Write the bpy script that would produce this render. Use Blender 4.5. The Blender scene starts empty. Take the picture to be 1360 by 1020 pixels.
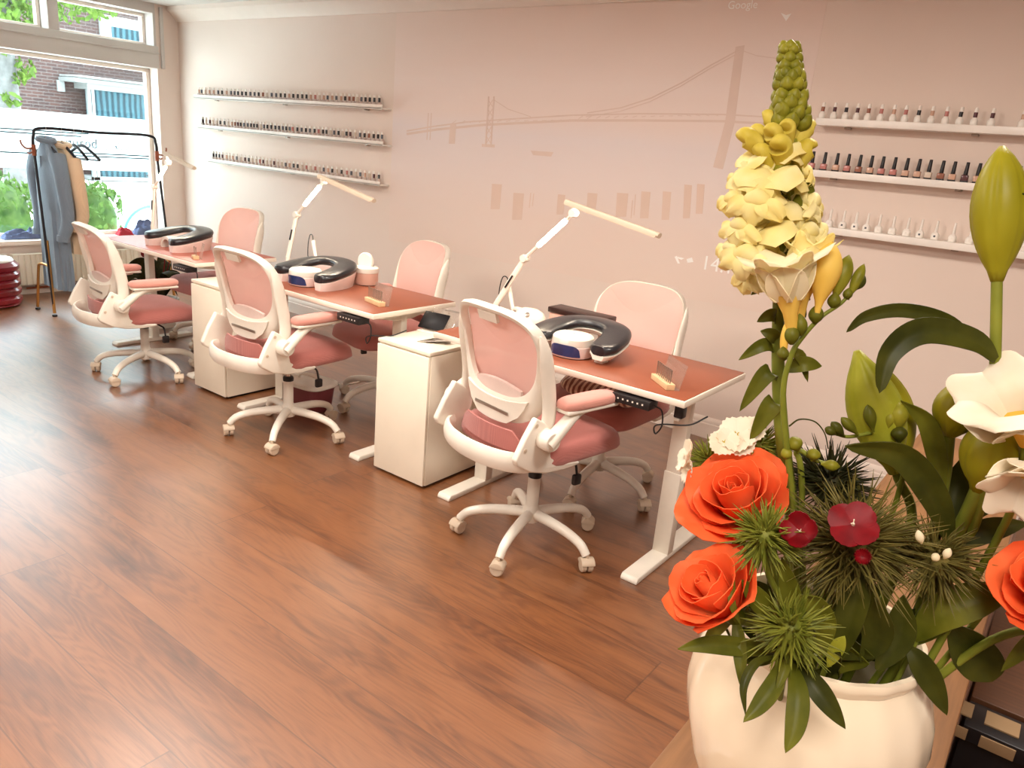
import bpy, bmesh, math, random
from mathutils import Vector, Matrix, noise
random.seed(7)
C = bpy.context.scene.collection
PI = math.pi
V = Vector
# ------------------------------------------------------------------ camera
YAW, PITCH, ROLL, FPX = math.radians(125.974), math.radians(17.1595), math.radians(5.0727), 1007.318
CAM = V((0, 0, 1.55))
_f = V((math.cos(PITCH)*math.cos(YAW), math.cos(PITCH)*math.sin(YAW), -math.sin(PITCH)))
_r0 = _f.cross(V((0, 0, 1))).normalized()
_u0 = _r0.cross(_f)
_r = _r0*math.cos(ROLL) + _u0*math.sin(ROLL)
_u = -_r0*math.sin(ROLL) + _u0*math.cos(ROLL)
cd = bpy.data.cameras.new('camera'); cam = bpy.data.objects.new('camera', cd); C.objects.link(cam)
cam.matrix_world = Matrix(((_r.x, _u.x, -_f.x, CAM.x), (_r.y, _u.y, -_f.y, CAM.y), (_r.z, _u.z, -_f.z, CAM.z), (0, 0, 0, 1)))
cd.sensor_width = 36; cd.lens = FPX*36/1360; cd.clip_start = .02; cd.clip_end = 200
bpy.context.scene.camera = cam

def ray(u, v): return _r*((u-680)/FPX) - _u*((v-510)/FPX) + _f
def onz(u, v, z): d = ray(u, v); return CAM + d*((z-CAM.z)/d.z)
def ony(u, v, y): d = ray(u, v); return CAM + d*((y-CAM.y)/d.y)
def onx(u, v, x): d = ray(u, v); return CAM + d*((x-CAM.x)/d.x)
def dep(u, v, d): return CAM + ray(u, v)*d

# ------------------------------------------------------------------ materials
def lin(c):
    return tuple(((x/12.92) if x <= .04045 else ((x+.055)/1.055)**2.4) for x in (v/255 for v in c))
class NG:
    def __init__(s, name):
        s.m = bpy.data.materials.new(name); s.m.use_nodes = True
        s.t = s.m.node_tree; s.t.nodes.clear()
        s.out = s.n('ShaderNodeOutputMaterial')
    def n(s, typ, **kw):
        nd = s.t.nodes.new(typ)
        for k, v in kw.items(): setattr(nd, k, v)
        return nd
    def l(s, a, b): s.t.links.new(a, b)
    def val(s, sock, x):
        if hasattr(x, 'is_linked') or isinstance(x, bpy.types.NodeSocket): s.l(x, sock)
        else: sock.default_value = x
    def math(s, op, a, b=0.0, c=None):
        nd = s.n('ShaderNodeMath', operation=op); s.val(nd.inputs[0], a); s.val(nd.inputs[1], b)
        if c is not None: s.val(nd.inputs[2], c)
        return nd.outputs[0]
    def mix(s, f, a, b):
        nd = s.n('ShaderNodeMix', data_type='RGBA'); s.val(nd.inputs[0], f)
        s.val(nd.inputs[6], a if not isinstance(a, tuple) else (*a[:3], 1)); s.val(nd.inputs[7], b if not isinstance(b, tuple) else (*b[:3], 1))
        return nd.outputs[2]
    def ramp(s, f, stops):
        nd = s.n('ShaderNodeValToRGB'); s.val(nd.inputs[0], f); e = nd.color_ramp.elements
        while len(e) < len(stops): e.new(.5)
        for el, (p, c) in zip(e, stops): el.position = p; el.color = (*c[:3], 1)
        return nd.outputs[0]
    def noise(s, vec, scale, detail=3, rough=.5):
        nd = s.n('ShaderNodeTexNoise'); s.val(nd.inputs['Vector'], vec); nd.inputs['Scale'].default_value = scale
        nd.inputs['Detail'].default_value = detail; nd.inputs['Roughness'].default_value = rough
        return nd
    def coord(s, scale=(1, 1, 1), kind='Object'):
        tc = s.n('ShaderNodeTexCoord'); mp = s.n('ShaderNodeMapping'); s.l(tc.outputs[kind], mp.inputs[0])
        mp.inputs['Scale'].default_value = scale
        return mp.outputs[0]
    def bsdf(s, base, rough=.5, **kw):
        b = s.n('ShaderNodeBsdfPrincipled')
        s.val(b.inputs['Base Color'], (*base[:3], 1) if isinstance(base, tuple) else base); s.val(b.inputs['Roughness'], rough)
        for k, v in kw.items(): s.val(b.inputs[k.replace('_', ' ')], v)
        s.l(b.outputs[0], s.out.inputs[0]); return b
    def bump(s, b, h, strength=.2, dist=.01):
        nd = s.n('ShaderNodeBump'); nd.inputs['Strength'].default_value = strength; nd.inputs['Distance'].default_value = dist
        s.val(nd.inputs['Height'], h); s.l(nd.outputs[0], b.inputs['Normal'])

def plain(name, rgb, rough=.5, metal=0, var=.06, nscale=8, bump=0, coat=0, emit=0, spec=.5):
    g = NG(name); c = lin(rgb)
    nz = g.noise(g.coord(), nscale, 4)
    dk = tuple(x*(1-var) for x in c); lt = tuple(min(1, x*(1+var)) for x in c)
    col = g.ramp(nz.outputs[0], [(.3, dk), (.7, lt)])
    b = g.bsdf(col, rough, Metallic=float(metal), Coat_Weight=float(coat), Specular_IOR_Level=float(spec))
    if bump: g.bump(b, nz.outputs[0], bump)
    if emit:
        g.val(b.inputs['Emission Color'], (*c, 1)); b.inputs['Emission Strength'].default_value = emit
    return g.m
M = {}
M['white_plastic'] = plain('white_plastic', (236, 229, 216), .42, coat=.1)
M['white_metal'] = plain('white_metal', (238, 231, 217), .35, coat=.15)
M['beige_plastic'] = plain('beige_plastic', (208, 189, 166), .5)
M['grey_metal'] = plain('grey_metal', (170, 160, 150), .3, metal=.8)
M['chrome'] = plain('chrome', (200, 190, 182), .2, metal=1)
M['black_plastic'] = plain('black_plastic', (26, 22, 24), .4)
M['black_rubber'] = plain('black_rubber', (18, 17, 18), .6)
M['black_leather'] = plain('black_leather', (34, 35, 40), .3, nscale=120, bump=.06, coat=.2)
M['cabinet_white'] = plain('cabinet_white', (244, 235, 216), .5, var=.02)
M['desk_white'] = plain('desk_white', (240, 230, 214), .45, var=.03)
M['desk_mat'] = plain('desk_mat', (148, 80, 54), .36, var=.1, nscale=3)
M['desk_mat_pink'] = plain('desk_mat_pink', (176, 98, 82), .36, var=.08, nscale=3)
M['white_cap'] = plain('white_cap', (244, 238, 230), .35)
M['gold_metal'] = plain('gold_metal', (190, 140, 78), .3, metal=.9)
M['black_metal'] = plain('black_metal', (30, 28, 34), .4, metal=.3)
M['copper'] = plain('copper', (150, 84, 58), .4, metal=.5)
M['radiator'] = plain('radiator', (232, 224, 206), .4, var=.02)
M['pink_box'] = plain('pink_box', (214, 172, 154), .5)
M['pink_hard'] = plain('pink_hard', (234, 212, 204), .35, coat=.2)
M['maroon_box'] = plain('maroon_box', (128, 62, 66), .4)
M['brown_lid'] = plain('brown_lid', (46, 28, 24), .35)
M['light_wood'] = plain('light_wood', (224, 190, 146), .5, var=.12, nscale=25)
M['navy_glass'] = plain('navy_glass', (26, 46, 92), .12, var=.35, nscale=14, coat=.6)
M['screen_black'] = plain('screen_black', (14, 10, 12), .4, spec=.2)
M['label_tan'] = plain('label_tan', (158, 128, 92), .7)
M['paper'] = plain('paper', (238, 232, 222), .7)
M['red_vinyl'] = plain('red_vinyl', (128, 18, 32), .28, var=.25, nscale=6, coat=.4)
M['red_cloth'] = plain('red_cloth', (176, 24, 44), .7, var=.2)
M['slate_cloth'] = plain('slate_cloth', (92, 104, 138), .8, var=.3, nscale=18)
M['hanger_black'] = plain('hanger_black', (28, 28, 38), .45)
M['street'] = plain('street', (236, 236, 232), .9, var=.08, nscale=1.2)
M['render_white'] = plain('render_white', (126, 128, 126), .6, var=.03)
M['trunk'] = plain('trunk', (88, 88, 86), .9, var=.35, nscale=9, bump=.5)
M['teal_paint'] = plain('teal_paint', (52, 128, 146), .4)

def fabric(name, rgb, scale=220, var=.16, bump=.25, sheen=.3, rough=.85):
    g = NG(name); c = lin(rgb); co = g.coord()
    w1 = g.n('ShaderNodeTexWave', wave_type='BANDS', bands_direction='X'); g.l(co, w1.inputs[0]); w1.inputs['Scale'].default_value = scale
    w2 = g.n('ShaderNodeTexWave', wave_type='BANDS', bands_direction='Y'); g.l(co, w2.inputs[0]); w2.inputs['Scale'].default_value = scale
    h = g.math('MULTIPLY', w1.outputs[1], w2.outputs[1])
    nz = g.noise(co, 5, 3)
    f = g.math('ADD', g.math('MULTIPLY', h, .35), g.math('MULTIPLY', nz.outputs[0], .65))
    col = g.ramp(f, [(.2, tuple(x*(1-var) for x in c)), (.75, tuple(min(1, x*(1+var)) for x in c))])
    b = g.bsdf(col, rough, Sheen_Weight=sheen)
    g.bump(b, h, bump, .002)
    return g.m
M['seat_fabric'] = fabric('seat_fabric', (184, 110, 102))
M['pad_pink'] = fabric('pad_pink', (226, 158, 144), bump=.1)
M['blue_wool'] = fabric('blue_wool', (122, 138, 154), 90, .12)
M['beige_wool'] = fabric('beige_wool', (226, 196, 162), 90, .1)

def mesh_fabric(name, rgb, open_=.3):
    g = NG(name); c = lin(rgb); co = g.coord()
    w = g.n('ShaderNodeTexChecker'); g.l(co, w.inputs[0]); w.inputs['Scale'].default_value = 420
    nz = g.noise(co, 4, 2)
    col = g.ramp(nz.outputs[0], [(.3, tuple(x*.94 for x in c)), (.7, c)])
    d = g.n('ShaderNodeBsdfDiffuse'); g.l(col, d.inputs[0])
    t = g.n('ShaderNodeBsdfTranslucent'); g.l(col, t.inputs[0])
    m1 = g.n('ShaderNodeMixShader'); m1.inputs[0].default_value = .42; g.l(d.outputs[0], m1.inputs[1]); g.l(t.outputs[0], m1.inputs[2])
    tr = g.n('ShaderNodeBsdfTransparent'); tr.inputs[0].default_value = (1, .93, .9, 1)
    m2 = g.n('ShaderNodeMixShader'); m2.inputs[0].default_value = open_; g.l(m1.outputs[0], m2.inputs[1]); g.l(tr.outputs[0], m2.inputs[2])
    g.l(m2.outputs[0], g.out.inputs[0]); return g.m
M['chair_mesh'] = mesh_fabric('chair_mesh', (252, 220, 213), .24)

def glassy(name, tint, trans, rough=.05, body=(1, 1, 1), gloss=.06):
    g = NG(name)
    tr = g.n('ShaderNodeBsdfTransparent'); tr.inputs[0].default_value = (*tint, 1)
    d = g.n('ShaderNodeBsdfDiffuse'); d.inputs[0].default_value = (*body, 1)
    tl = g.n('ShaderNodeBsdfTranslucent'); tl.inputs[0].default_value = (*body, 1)
    ds = g.n('ShaderNodeMixShader'); ds.inputs[0].default_value = .6 if trans > .5 else .85; g.l(d.outputs[0], ds.inputs[1]); g.l(tl.outputs[0], ds.inputs[2])
    m1 = g.n('ShaderNodeMixShader'); m1.inputs[0].default_value = trans; g.l(ds.outputs[0], m1.inputs[1]); g.l(tr.outputs[0], m1.inputs[2])
    gl = g.n('ShaderNodeBsdfGlossy'); gl.inputs['Roughness'].default_value = rough
    m2 = g.n('ShaderNodeMixShader'); m2.inputs[0].default_value = gloss; g.l(m1.outputs[0], m2.inputs[1]); g.l(gl.outputs[0], m2.inputs[2])
    g.l(m2.outputs[0], g.out.inputs[0]); return g.m
M['glass'] = glassy('glass', (.97, 1, .99), 1.0, gloss=.04)
M['frost'] = glassy('frost', (1, 1, 1), .1, body=(.92, .98, .97), gloss=.02)
M['acrylic'] = glassy('acrylic', (.97, .95, .93), .86, body=(.95, .9, .85), gloss=.1)
M['lettering'] = plain('lettering', (26, 66, 80), .6)

def emis(name, rgb, s):
    g = NG(name); e = g.n('ShaderNodeEmission'); e.inputs[0].default_value = (*lin(rgb), 1); e.inputs[1].default_value = s
    g.l(e.outputs[0], g.out.inputs[0]); return g.m
M['lamp_glow'] = emis('lamp_glow', (255, 232, 200), 40)

# walls
g = NG('wall_paint'); nz = g.noise(g.coord(), 1.2, 3)
b = g.bsdf(g.ramp(nz.outputs[0], [(.3, lin((231, 214, 202))), (.7, lin((235, 219, 208)))]), .75, Specular_IOR_Level=.2)
nz2 = g.noise(g.coord(), 90, 3); g.bump(b, nz2.outputs[0], .05, .004); M['wall'] = g.m
g = NG('frame_paint'); nz = g.noise(g.coord(), 4, 3)
b = g.bsdf(g.ramp(nz.outputs[0], [(.3, lin((206, 200, 194))), (.7, lin((212, 206, 200)))]), .5); M['frame_paint'] = g.m
M['ceiling'] = plain('ceiling_paint', (226, 222, 216), .8, var=.03)
M['trim'] = plain('trim_paint', (236, 222, 210), .5, var=.02)

# floor planks run along X
g = NG('floor_planks'); co = g.coord(); sp = g.n('ShaderNodeSeparateXYZ'); g.l(co, sp.inputs[0])
yy = g.math('DIVIDE', g.math('SUBTRACT', sp.outputs[1], .06), .247)
row = g.math('FLOOR', yy); fy = g.math('FRACT', yy)
wn = g.n('ShaderNodeTexWhiteNoise', noise_dimensions='1D'); g.l(row, wn.inputs['W'])
xx = g.math('ADD', g.math('DIVIDE', sp.outputs[0], 3.4), g.math('MULTIPLY', wn.outputs[0], 7.3))
colx = g.math('FLOOR', xx); fx = g.math('FRACT', xx)
wn2 = g.n('ShaderNodeTexWhiteNoise', noise_dimensions='2D'); cb = g.n('ShaderNodeCombineXYZ'); g.l(row, cb.inputs[0]); g.l(colx, cb.inputs[1]); g.l(cb.outputs[0], wn2.inputs['Vector'])
shift = g.n('ShaderNodeVectorMath', operation='MULTIPLY_ADD'); g.l(wn2.outputs['Color'], shift.inputs[0]); shift.inputs[1].default_value = (37, 19, 11); g.l(co, shift.inputs[2])
m1 = g.n('ShaderNodeMapping'); g.l(shift.outputs[0], m1.inputs[0]); m1.inputs['Scale'].default_value = (.9, 7, 1)
big = g.noise(m1.outputs[0], 1.6, 4, .55); big.inputs['Distortion'].default_value = .6
m2 = g.n('ShaderNodeMapping'); g.l(shift.outputs[0], m2.inputs[0]); m2.inputs['Scale'].default_value = (4.0, 120, 1)
fine = g.noise(m2.outputs[0], 1.8, 5, .65); fine.inputs['Distortion'].default_value = .4
m3 = g.n('ShaderNodeMapping'); g.l(shift.outputs[0], m3.inputs[0]); m3.inputs['Scale'].default_value = (.55, 3.6, 1)
rg = g.noise(m3.outputs[0], 1.3, 3, .55)
ring = g.math('SINE', g.math('MULTIPLY', rg.outputs[0], 150))
ringm = g.math('MULTIPLY_ADD', ring, .5, .5)
kn = g.n('ShaderNodeTexVoronoi'); m4 = g.n('ShaderNodeMapping'); g.l(shift.outputs[0], m4.inputs[0]); m4.inputs['Scale'].default_value = (.75, 2.6, 1); g.l(m4.outputs[0], kn.inputs['Vector']); kn.inputs['Scale'].default_value = 1.25
knot = g.n('ShaderNodeMapRange'); g.l(kn.outputs['Distance'], knot.inputs[0]); knot.inputs[1].default_value = .02; knot.inputs[2].default_value = .22; knot.inputs[3].default_value = 1; knot.inputs[4].default_value = 0
f = g.math('ADD', g.math('MULTIPLY', big.outputs[0], .60), g.math('ADD', g.math('MULTIPLY', fine.outputs[0], .30), g.math('MULTIPLY', ringm, .08)))
f = g.math('SUBTRACT', f, g.math('MULTIPLY', knot.outputs[0], .17))
f = g.math('ADD', f, g.math('MULTIPLY', g.math('SUBTRACT', wn2.outputs['Value'], .5), .05))
col = g.ramp(f, [(.24, lin((64, 33, 14))), (.40, lin((102, 58, 28))), (.53, lin((130, 79, 41))), (.74, lin((146, 94, 54)))])
gy = g.math('LESS_THAN', g.math('MINIMUM', fy, g.math('SUBTRACT', 1.0, fy)), .008)
gx = g.math('LESS_THAN', g.math('MINIMUM', fx, g.math('SUBTRACT', 1.0, fx)), .0007)
gr = g.math('MAXIMUM', gy, gx)
col = g.mix(g.math('MULTIPLY', gr, .6), col, lin((70, 38, 22)))
rr = g.math('MULTIPLY_ADD', fine.outputs[0], .2, .24)
b = g.bsdf(col, rr, Specular_IOR_Level=.6, Coat_Weight=.9, Coat_Roughness=.36, Coat_IOR=1.75)
hh = g.math('SUBTRACT', g.math('MULTIPLY', fine.outputs[0], .35), g.math('MULTIPLY', gr, .8)); g.bump(b, hh, .22, .003)
M['floor'] = g.m

def wood(name, a, bcol, axis=1):
    g = NG(name); s = [60, 60, 60]; s[axis] = 3.5
    nz = g.noise(g.coord(tuple(s)), 1.5, 5, .6); n2 = g.noise(g.coord(), 5, 2)
    f = g.math('ADD', g.math('MULTIPLY', nz.outputs[0], .7), g.math('MULTIPLY', n2.outputs[0], .3))
    b = g.bsdf(g.ramp(f, [(.3, lin(a)), (.7, lin(bcol))]), .45); g.bump(b, nz.outputs[0], .12, .002)
    return g.m
M['oak'] = wood('oak', (100, 64, 32), (140, 96, 54))
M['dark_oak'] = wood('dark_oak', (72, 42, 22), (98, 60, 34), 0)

g = NG('brick'); br = g.n('ShaderNodeTexBrick'); tc = g.n('ShaderNodeTexCoord'); sp = g.n('ShaderNodeSeparateXYZ'); g.l(tc.outputs['Object'], sp.inputs[0])
cb = g.n('ShaderNodeCombineXYZ'); g.l(sp.outputs[1], cb.inputs[0]); g.l(sp.outputs[2], cb.inputs[1]); g.l(cb.outputs[0], br.inputs[0])
br.inputs['Color1'].default_value = (*lin((50, 34, 33)), 1); br.inputs['Color2'].default_value = (*lin((66, 43, 38)), 1); br.inputs['Mortar'].default_value = (*lin((84, 77, 74)), 1)
br.inputs['Scale'].default_value = 1; br.inputs['Mortar Size'].default_value = .008; br.inputs['Brick Width'].default_value = .25; br.inputs['Row Height'].default_value = .075
g.bsdf(br.outputs[0], .9); M['brick'] = g.m
g = NG('curtain'); w = g.n('ShaderNodeTexWave', wave_type='BANDS', bands_direction='Y'); g.l(g.coord(), w.inputs[0]); w.inputs['Scale'].default_value = 2.2; w.inputs['Distortion'].default_value = 2
g.bsdf(g.ramp(w.outputs[1], [(.2, lin((22, 44, 52))), (.8, lin((50, 80, 88)))]), .5, Specular_IOR_Level=.15); M['far_glass'] = g.m
g = NG('stripes'); w = g.n('ShaderNodeTexWave', wave_type='BANDS', bands_direction='X'); g.l(g.coord(), w.inputs[0]); w.inputs['Scale'].default_value = 12; w.inputs['Distortion'].default_value = 1.2
b = g.bsdf(g.ramp(w.outputs[1], [(.35, lin((232, 200, 176))), (.6, lin((142, 82, 66)))]), .85, Sheen_Weight=.3); M['stripes'] = g.m

def plant(name, a, bb, rough=.45, trans=.25, scale=30, stretch=(1, 1, 1), vein=False):
    g = NG(name); nz = g.noise(g.coord(stretch), scale, 3)
    col = g.ramp(nz.outputs[0], [(.3, lin(a)), (.7, lin(bb))])
    p = g.n('ShaderNodeBsdfPrincipled'); g.l(col, p.inputs['Base Color']); p.inputs['Roughness'].default_value = rough; p.inputs['Specular IOR Level'].default_value = .22
    t = g.n('ShaderNodeBsdfTranslucent'); g.l(col, t.inputs[0])
    m = g.n('ShaderNodeMixShader'); m.inputs[0].default_value = trans; g.l(p.outputs[0], m.inputs[1]); g.l(t.outputs[0], m.inputs[2]); g.l(m.outputs[0], g.out.inputs[0])
    return g.m
M['leaf_dark'] = plant('leaf_dark', (52, 56, 12), (84, 84, 24))
M['leaf_mid'] = plant('leaf_mid', (84, 88, 18), (122, 120, 36))
M['leaf_fresh'] = plant('leaf_fresh', (150, 152, 36), (180, 178, 60))
M['lily_green'] = plant('lily_green', (136, 130, 22), (168, 158, 38), .4, .12, 12)
M['bud_green'] = plant('bud_green', (108, 108, 24), (148, 142, 40), .45, .1, 60)
M['bud_yellow'] = plant('bud_yellow', (204, 182, 60), (226, 208, 100), .5, .2, 50)
M['petal_yellow'] = plant('petal_yellow', (250, 234, 150), (255, 245, 192), .55, .35, 30)
M['petal_cream'] = plant('petal_cream', (253, 238, 190), (255, 248, 222), .55, .35, 20)
M['petal_gold'] = plant('petal_gold', (240, 196, 80), (250, 216, 112), .5, .3, 20)
M['petal_orange'] = plant('petal_orange', (250, 108, 50), (255, 138, 80), .55, .4, 24)
M['petal_white'] = plant('petal_white', (250, 238, 214), (255, 248, 232), .55, .35, 30)
M['petal_red'] = plant('petal_red', (96, 2, 10), (134, 5, 18), .5, .1, 60)
M['spike_green'] = plant('spike_green', (96, 104, 28), (148, 148, 56), .5, .2, 60)
M['spike_olive'] = plant('spike_olive', (84, 78, 28), (134, 120, 62), .55, .2, 60)
M['spike_dark'] = plant('spike_dark', (36, 40, 16), (62, 58, 26), .55, .15, 60)
M['stem_green'] = plant('stem_green', (96, 104, 28), (132, 136, 48), .45, .05, 20)
M['tree_leaf'] = plant('tree_leaf', (58, 86, 26), (98, 122, 50), .6, .4, 8)
M['hedge_leaf'] = plant('hedge_leaf', (42, 72, 26), (84, 112, 48), .6, .3, 8)
g = NG('ceramic'); g.bsdf(g.ramp(g.noise(g.coord(), 6, 2).outputs[0], [(.3, lin((244, 226, 196))), (.7, lin((250, 236, 212)))]), .12, Coat_Weight=.5); M['ceramic'] = g.m

# ------------------------------------------------------------------ mesh builder
def frames(pts, closed=False):
    n = len(pts); T = []
    for i in range(n):
        a = pts[i-1] if (i > 0 or closed) else pts[i]; b = pts[(i+1) % n] if (i < n-1 or closed) else pts[i]
        t = (b-a); T.append(t.normalized() if t.length > 1e-9 else V((0, 0, 1)))
    up = V((0, 0, 1)) if abs(T[0].z) < .9 else V((1, 0, 0))
    N = [(up - T[0]*up.dot(T[0])).normalized()]
    for i in range(1, n):
        nn = N[-1] - T[i]*N[-1].dot(T[i]); N.append(nn.normalized() if nn.length > 1e-9 else N[-1])
    return T, N
class MB:
    def __init__(s): s.v = []; s.f = []; s.mi = []; s.cur = 0
    def add(s, vs, fs, M=None):
        o = len(s.v); s.v += [(M @ V(p)) if M else V(p) for p in vs]
        for f in fs: s.f.append([i+o for i in f]); s.mi.append(s.cur)
        return s
    def bm(s, bm, M=None):
        bm.verts.index_update(); s.add([v.co.copy() for v in bm.verts], [[v.index for v in f.verts] for f in bm.faces], M); bm.free(); return s
    def box(s, c, d, r=0, seg=2, M=None):
        bm = bmesh.new(); bmesh.ops.create_cube(bm, size=1)
        for v in bm.verts: v.co = V((v.co.x*d[0]+c[0], v.co.y*d[1]+c[1], v.co.z*d[2]+c[2]))
        if r > 0: bmesh.ops.bevel(bm, geom=bm.edges[:], offset=min(r, min(d)*.49), segments=seg, profile=.5, affect='EDGES')
        return s.bm(bm, M)
    def prism(s, poly, x0, x1, r=0, seg=2, axis='x', M=None):
        bm = bmesh.new(); a = []
        for k, x in enumerate((x0, x1)):
            a.append([bm.verts.new({'x': (x, p[0], p[1]), 'y': (p[0], x, p[1]), 'z': (p[0], p[1], x)}[axis]) for p in poly])
        n = len(poly); bm.faces.new(a[0]); bm.faces.new(a[1][::-1])
        for i in range(n): bm.faces.new((a[0][i], a[1][i], a[1][(i+1) % n], a[0][(i+1) % n]))
        bmesh.ops.recalc_face_normals(bm, faces=bm.faces[:])
        if r:
            ed = [e for e in bm.edges if len(e.link_faces) == 2 and e.calc_face_angle(0) > .6]
            bmesh.ops.bevel(bm, geom=ed, offset=r, segments=seg, profile=.5, affect='EDGES')
        return s.bm(bm, M)
    def tube(s, pts, r, seg=10, closed=False, flat=1.0, M=None, caps=True):
        pts = [V(p) for p in pts]; n = len(pts); T, N = frames(pts, closed)
        rs = r if isinstance(r, (list, tuple)) else [r]*n; vs = []; fs = []
        for i in range(n):
            B = T[i].cross(N[i])
            for k in range(seg):
                a = 2*PI*k/seg; vs.append(pts[i] + B*(rs[i]*math.cos(a)) + N[i]*(rs[i]*flat*math.sin(a)))
        for i in range(n if closed else n-1):
            j = (i+1) % n
            for k in range(seg): fs.append((i*seg+k, i*seg+(k+1) % seg, j*seg+(k+1) % seg, j*seg+k))
        if caps and not closed: fs.append(list(range(seg))[::-1]); fs.append([(n-1)*seg+k for k in range(seg)])
        return s.add(vs, fs, M)
    def lathe(s, prof, seg=24, M=None, sx=1, sy=1, sup=2.0, rib=0, nrib=0, groove=False):
        vs = []; fs = []; n = len(prof)
        for (r, z) in prof:
            for k in range(seg):
                a = 2*PI*k/seg; cx, cy = math.cos(a), math.sin(a)
                if sup != 2: cx = math.copysign(abs(cx)**(2/sup), cx); cy = math.copysign(abs(cy)**(2/sup), cy)
                dg = abs(((a*nrib/(2*PI)) % 1)-.5)*2*PI/max(1, nrib); q = r*(1+rib*math.cos(nrib*a)) if not groove else r*(1-rib*math.exp(-((PI/max(1, nrib)-dg)/.16)**2)-.05*math.exp(-(dg/.05)**2)); vs.append((q*sx*cx, q*sy*cy, z))
        for i in range(n-1):
            for k in range(seg): fs.append((i*seg+k, i*seg+(k+1) % seg, (i+1)*seg+(k+1) % seg, (i+1)*seg+k))
        if prof[0][0] > 1e-6: fs.append(list(range(seg))[::-1])
        if prof[-1][0] > 1e-6: fs.append([(n-1)*seg+k for k in range(seg)])
        return s.add(vs, fs, M)
    def sheet(s, P, th=.001, M=None):
        n, m = len(P), len(P[0]); vs = []; fs = []
        P = [[V(p) for p in r] for r in P]; Nn = []
        for i in range(n):
            for j in range(m):
                du = P[min(i+1, n-1)][j]-P[max(i-1, 0)][j]; dv = P[i][min(j+1, m-1)]-P[i][max(j-1, 0)]
                nn = du.cross(dv); Nn.append(nn.normalized() if nn.length > 1e-12 else V((0, 0, 1)))
        for sgn in (.5, -.5):
            for i in range(n):
                for j in range(m): vs.append(P[i][j] + Nn[i*m+j]*(th*sgn))
        o = n*m
        for i in range(n-1):
            for j in range(m-1):
                a, b, c, d = i*m+j, (i+1)*m+j, (i+1)*m+j+1, i*m+j+1
                fs.append((a, b, c, d)); fs.append((a+o, d+o, c+o, b+o))
        loop = [(0, j) for j in range(m)] + [(i, m-1) for i in range(1, n)] + [(n-1, j) for j in range(m-2, -1, -1)] + [(i, 0) for i in range(n-2, 0, -1)]
        L = [i*m+j for i, j in loop]
        for k in range(len(L)):
            a, b = L[k], L[(k+1) % len(L)]; fs.append((a, a+o, b+o, b))
        return s.add(vs, fs, M)
    def ring_loft(s, loops, cap=True, closed=False, M=None):
        n = len(loops[0]); vs = [p for l in loops for p in l]; fs = []; k = len(loops)
        for i in range(k if closed else k-1):
            j = (i+1) % k
            for a in range(n): fs.append((i*n+a, i*n+(a+1) % n, j*n+(a+1) % n, j*n+a))
        if cap and not closed: fs.append(list(range(n))[::-1]); fs.append([(k-1)*n+a for a in range(n)])
        return s.add(vs, fs, M)
    def build(s, name, mats, parent=None, world=False, ang=40):
        me = bpy.data.meshes.new(name); off = parent.location.copy() if (parent and world) else V((0, 0, 0))
        if parent and world and parent.parent: off += parent.parent.location
        me.from_pydata([tuple(p-off) for p in s.v], [], s.f)
        for m in (mats if isinstance(mats, (list, tuple)) else [mats]): me.materials.append(m)
        for p, k in zip(me.polygons, s.mi): p.material_index = k; p.use_smooth = True
        bm = bmesh.new(); bm.from_mesh(me); bmesh.ops.recalc_face_normals(bm, faces=bm.faces[:]); bm.to_mesh(me); bm.free()
        me.set_sharp_from_angle(angle=math.radians(ang)); me.update()
        o = bpy.data.objects.new(name, me); C.objects.link(o)
        if parent: o.parent = parent
        return o
def tag(o, label, cat, group=None, kind=None):
    if label: o['label'] = label
    if cat: o['category'] = cat
    if group: o['group'] = group
    if kind: o['kind'] = kind
    return o
def thing(name, label, cat, loc=(0, 0, 0), rz=0, group=None):
    o = bpy.data.objects.new(name, None); C.objects.link(o); o.empty_display_size = .05
    o.location = loc; o.rotation_euler = (0, 0, rz); return tag(o, label, cat, group)
def struct(o): o['kind'] = 'structure'; return o
def dup(root, loc, rz, label, group=None):
    r = root.copy(); C.objects.link(r); r.location = loc; r.rotation_euler = (0, 0, rz); r['label'] = label
    if group: r['group'] = group
    for ch in list(root.children):
        c = ch.copy(); C.objects.link(c); c.parent = r
        for gch in list(ch.children):
            d = gch.copy(); C.objects.link(d); d.parent = c
    return r
def arc(pts, n=8):
    """Catmull-Rom through points"""
    P = [V(p) for p in pts]; P = [P[0]*2-P[1]] + P + [P[-1]*2-P[-2]]; out = []
    for i in range(1, len(P)-2):
        for k in range(n):
            t = k/n; a, b, c, d = P[i-1], P[i], P[i+1], P[i+2]
            out.append(.5*((2*b) + (-a+c)*t + (2*a-5*b+4*c-d)*t*t + (-a+3*b-3*c+d)*t**3))
    out.append(P[-2]); return out
def RM(loc=(0, 0, 0), rx=0, ry=0, rz=0):
    return Matrix.Translation(loc) @ Matrix.Rotation(rz, 4, 'Z') @ Matrix.Rotation(ry, 4, 'Y') @ Matrix.Rotation(rx, 4, 'X')
def align(loc, axis, spin=0):
    return Matrix.Translation(loc) @ V(axis).normalized().to_track_quat('Z', 'Y').to_matrix().to_4x4() @ Matrix.Rotation(spin, 4, 'Z')
ORD = ['first', 'second', 'third', 'fourth', 'fifth', 'sixth', 'seventh', 'eighth', 'ninth', 'tenth', 'eleventh', 'twelfth', 'thirteenth', 'fourteenth', 'fifteenth', 'sixteenth', 'seventeenth', 'eighteenth', 'nineteenth']
TENS = {2: 'twent', 3: 'thirt', 4: 'fort', 5: 'fift'}
def ordinal(n):
    if n <= 19: return ORD[n-1]
    t, u = divmod(n, 10); return TENS[t] + ('ieth' if u == 0 else 'y-' + ORD[u-1])
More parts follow.
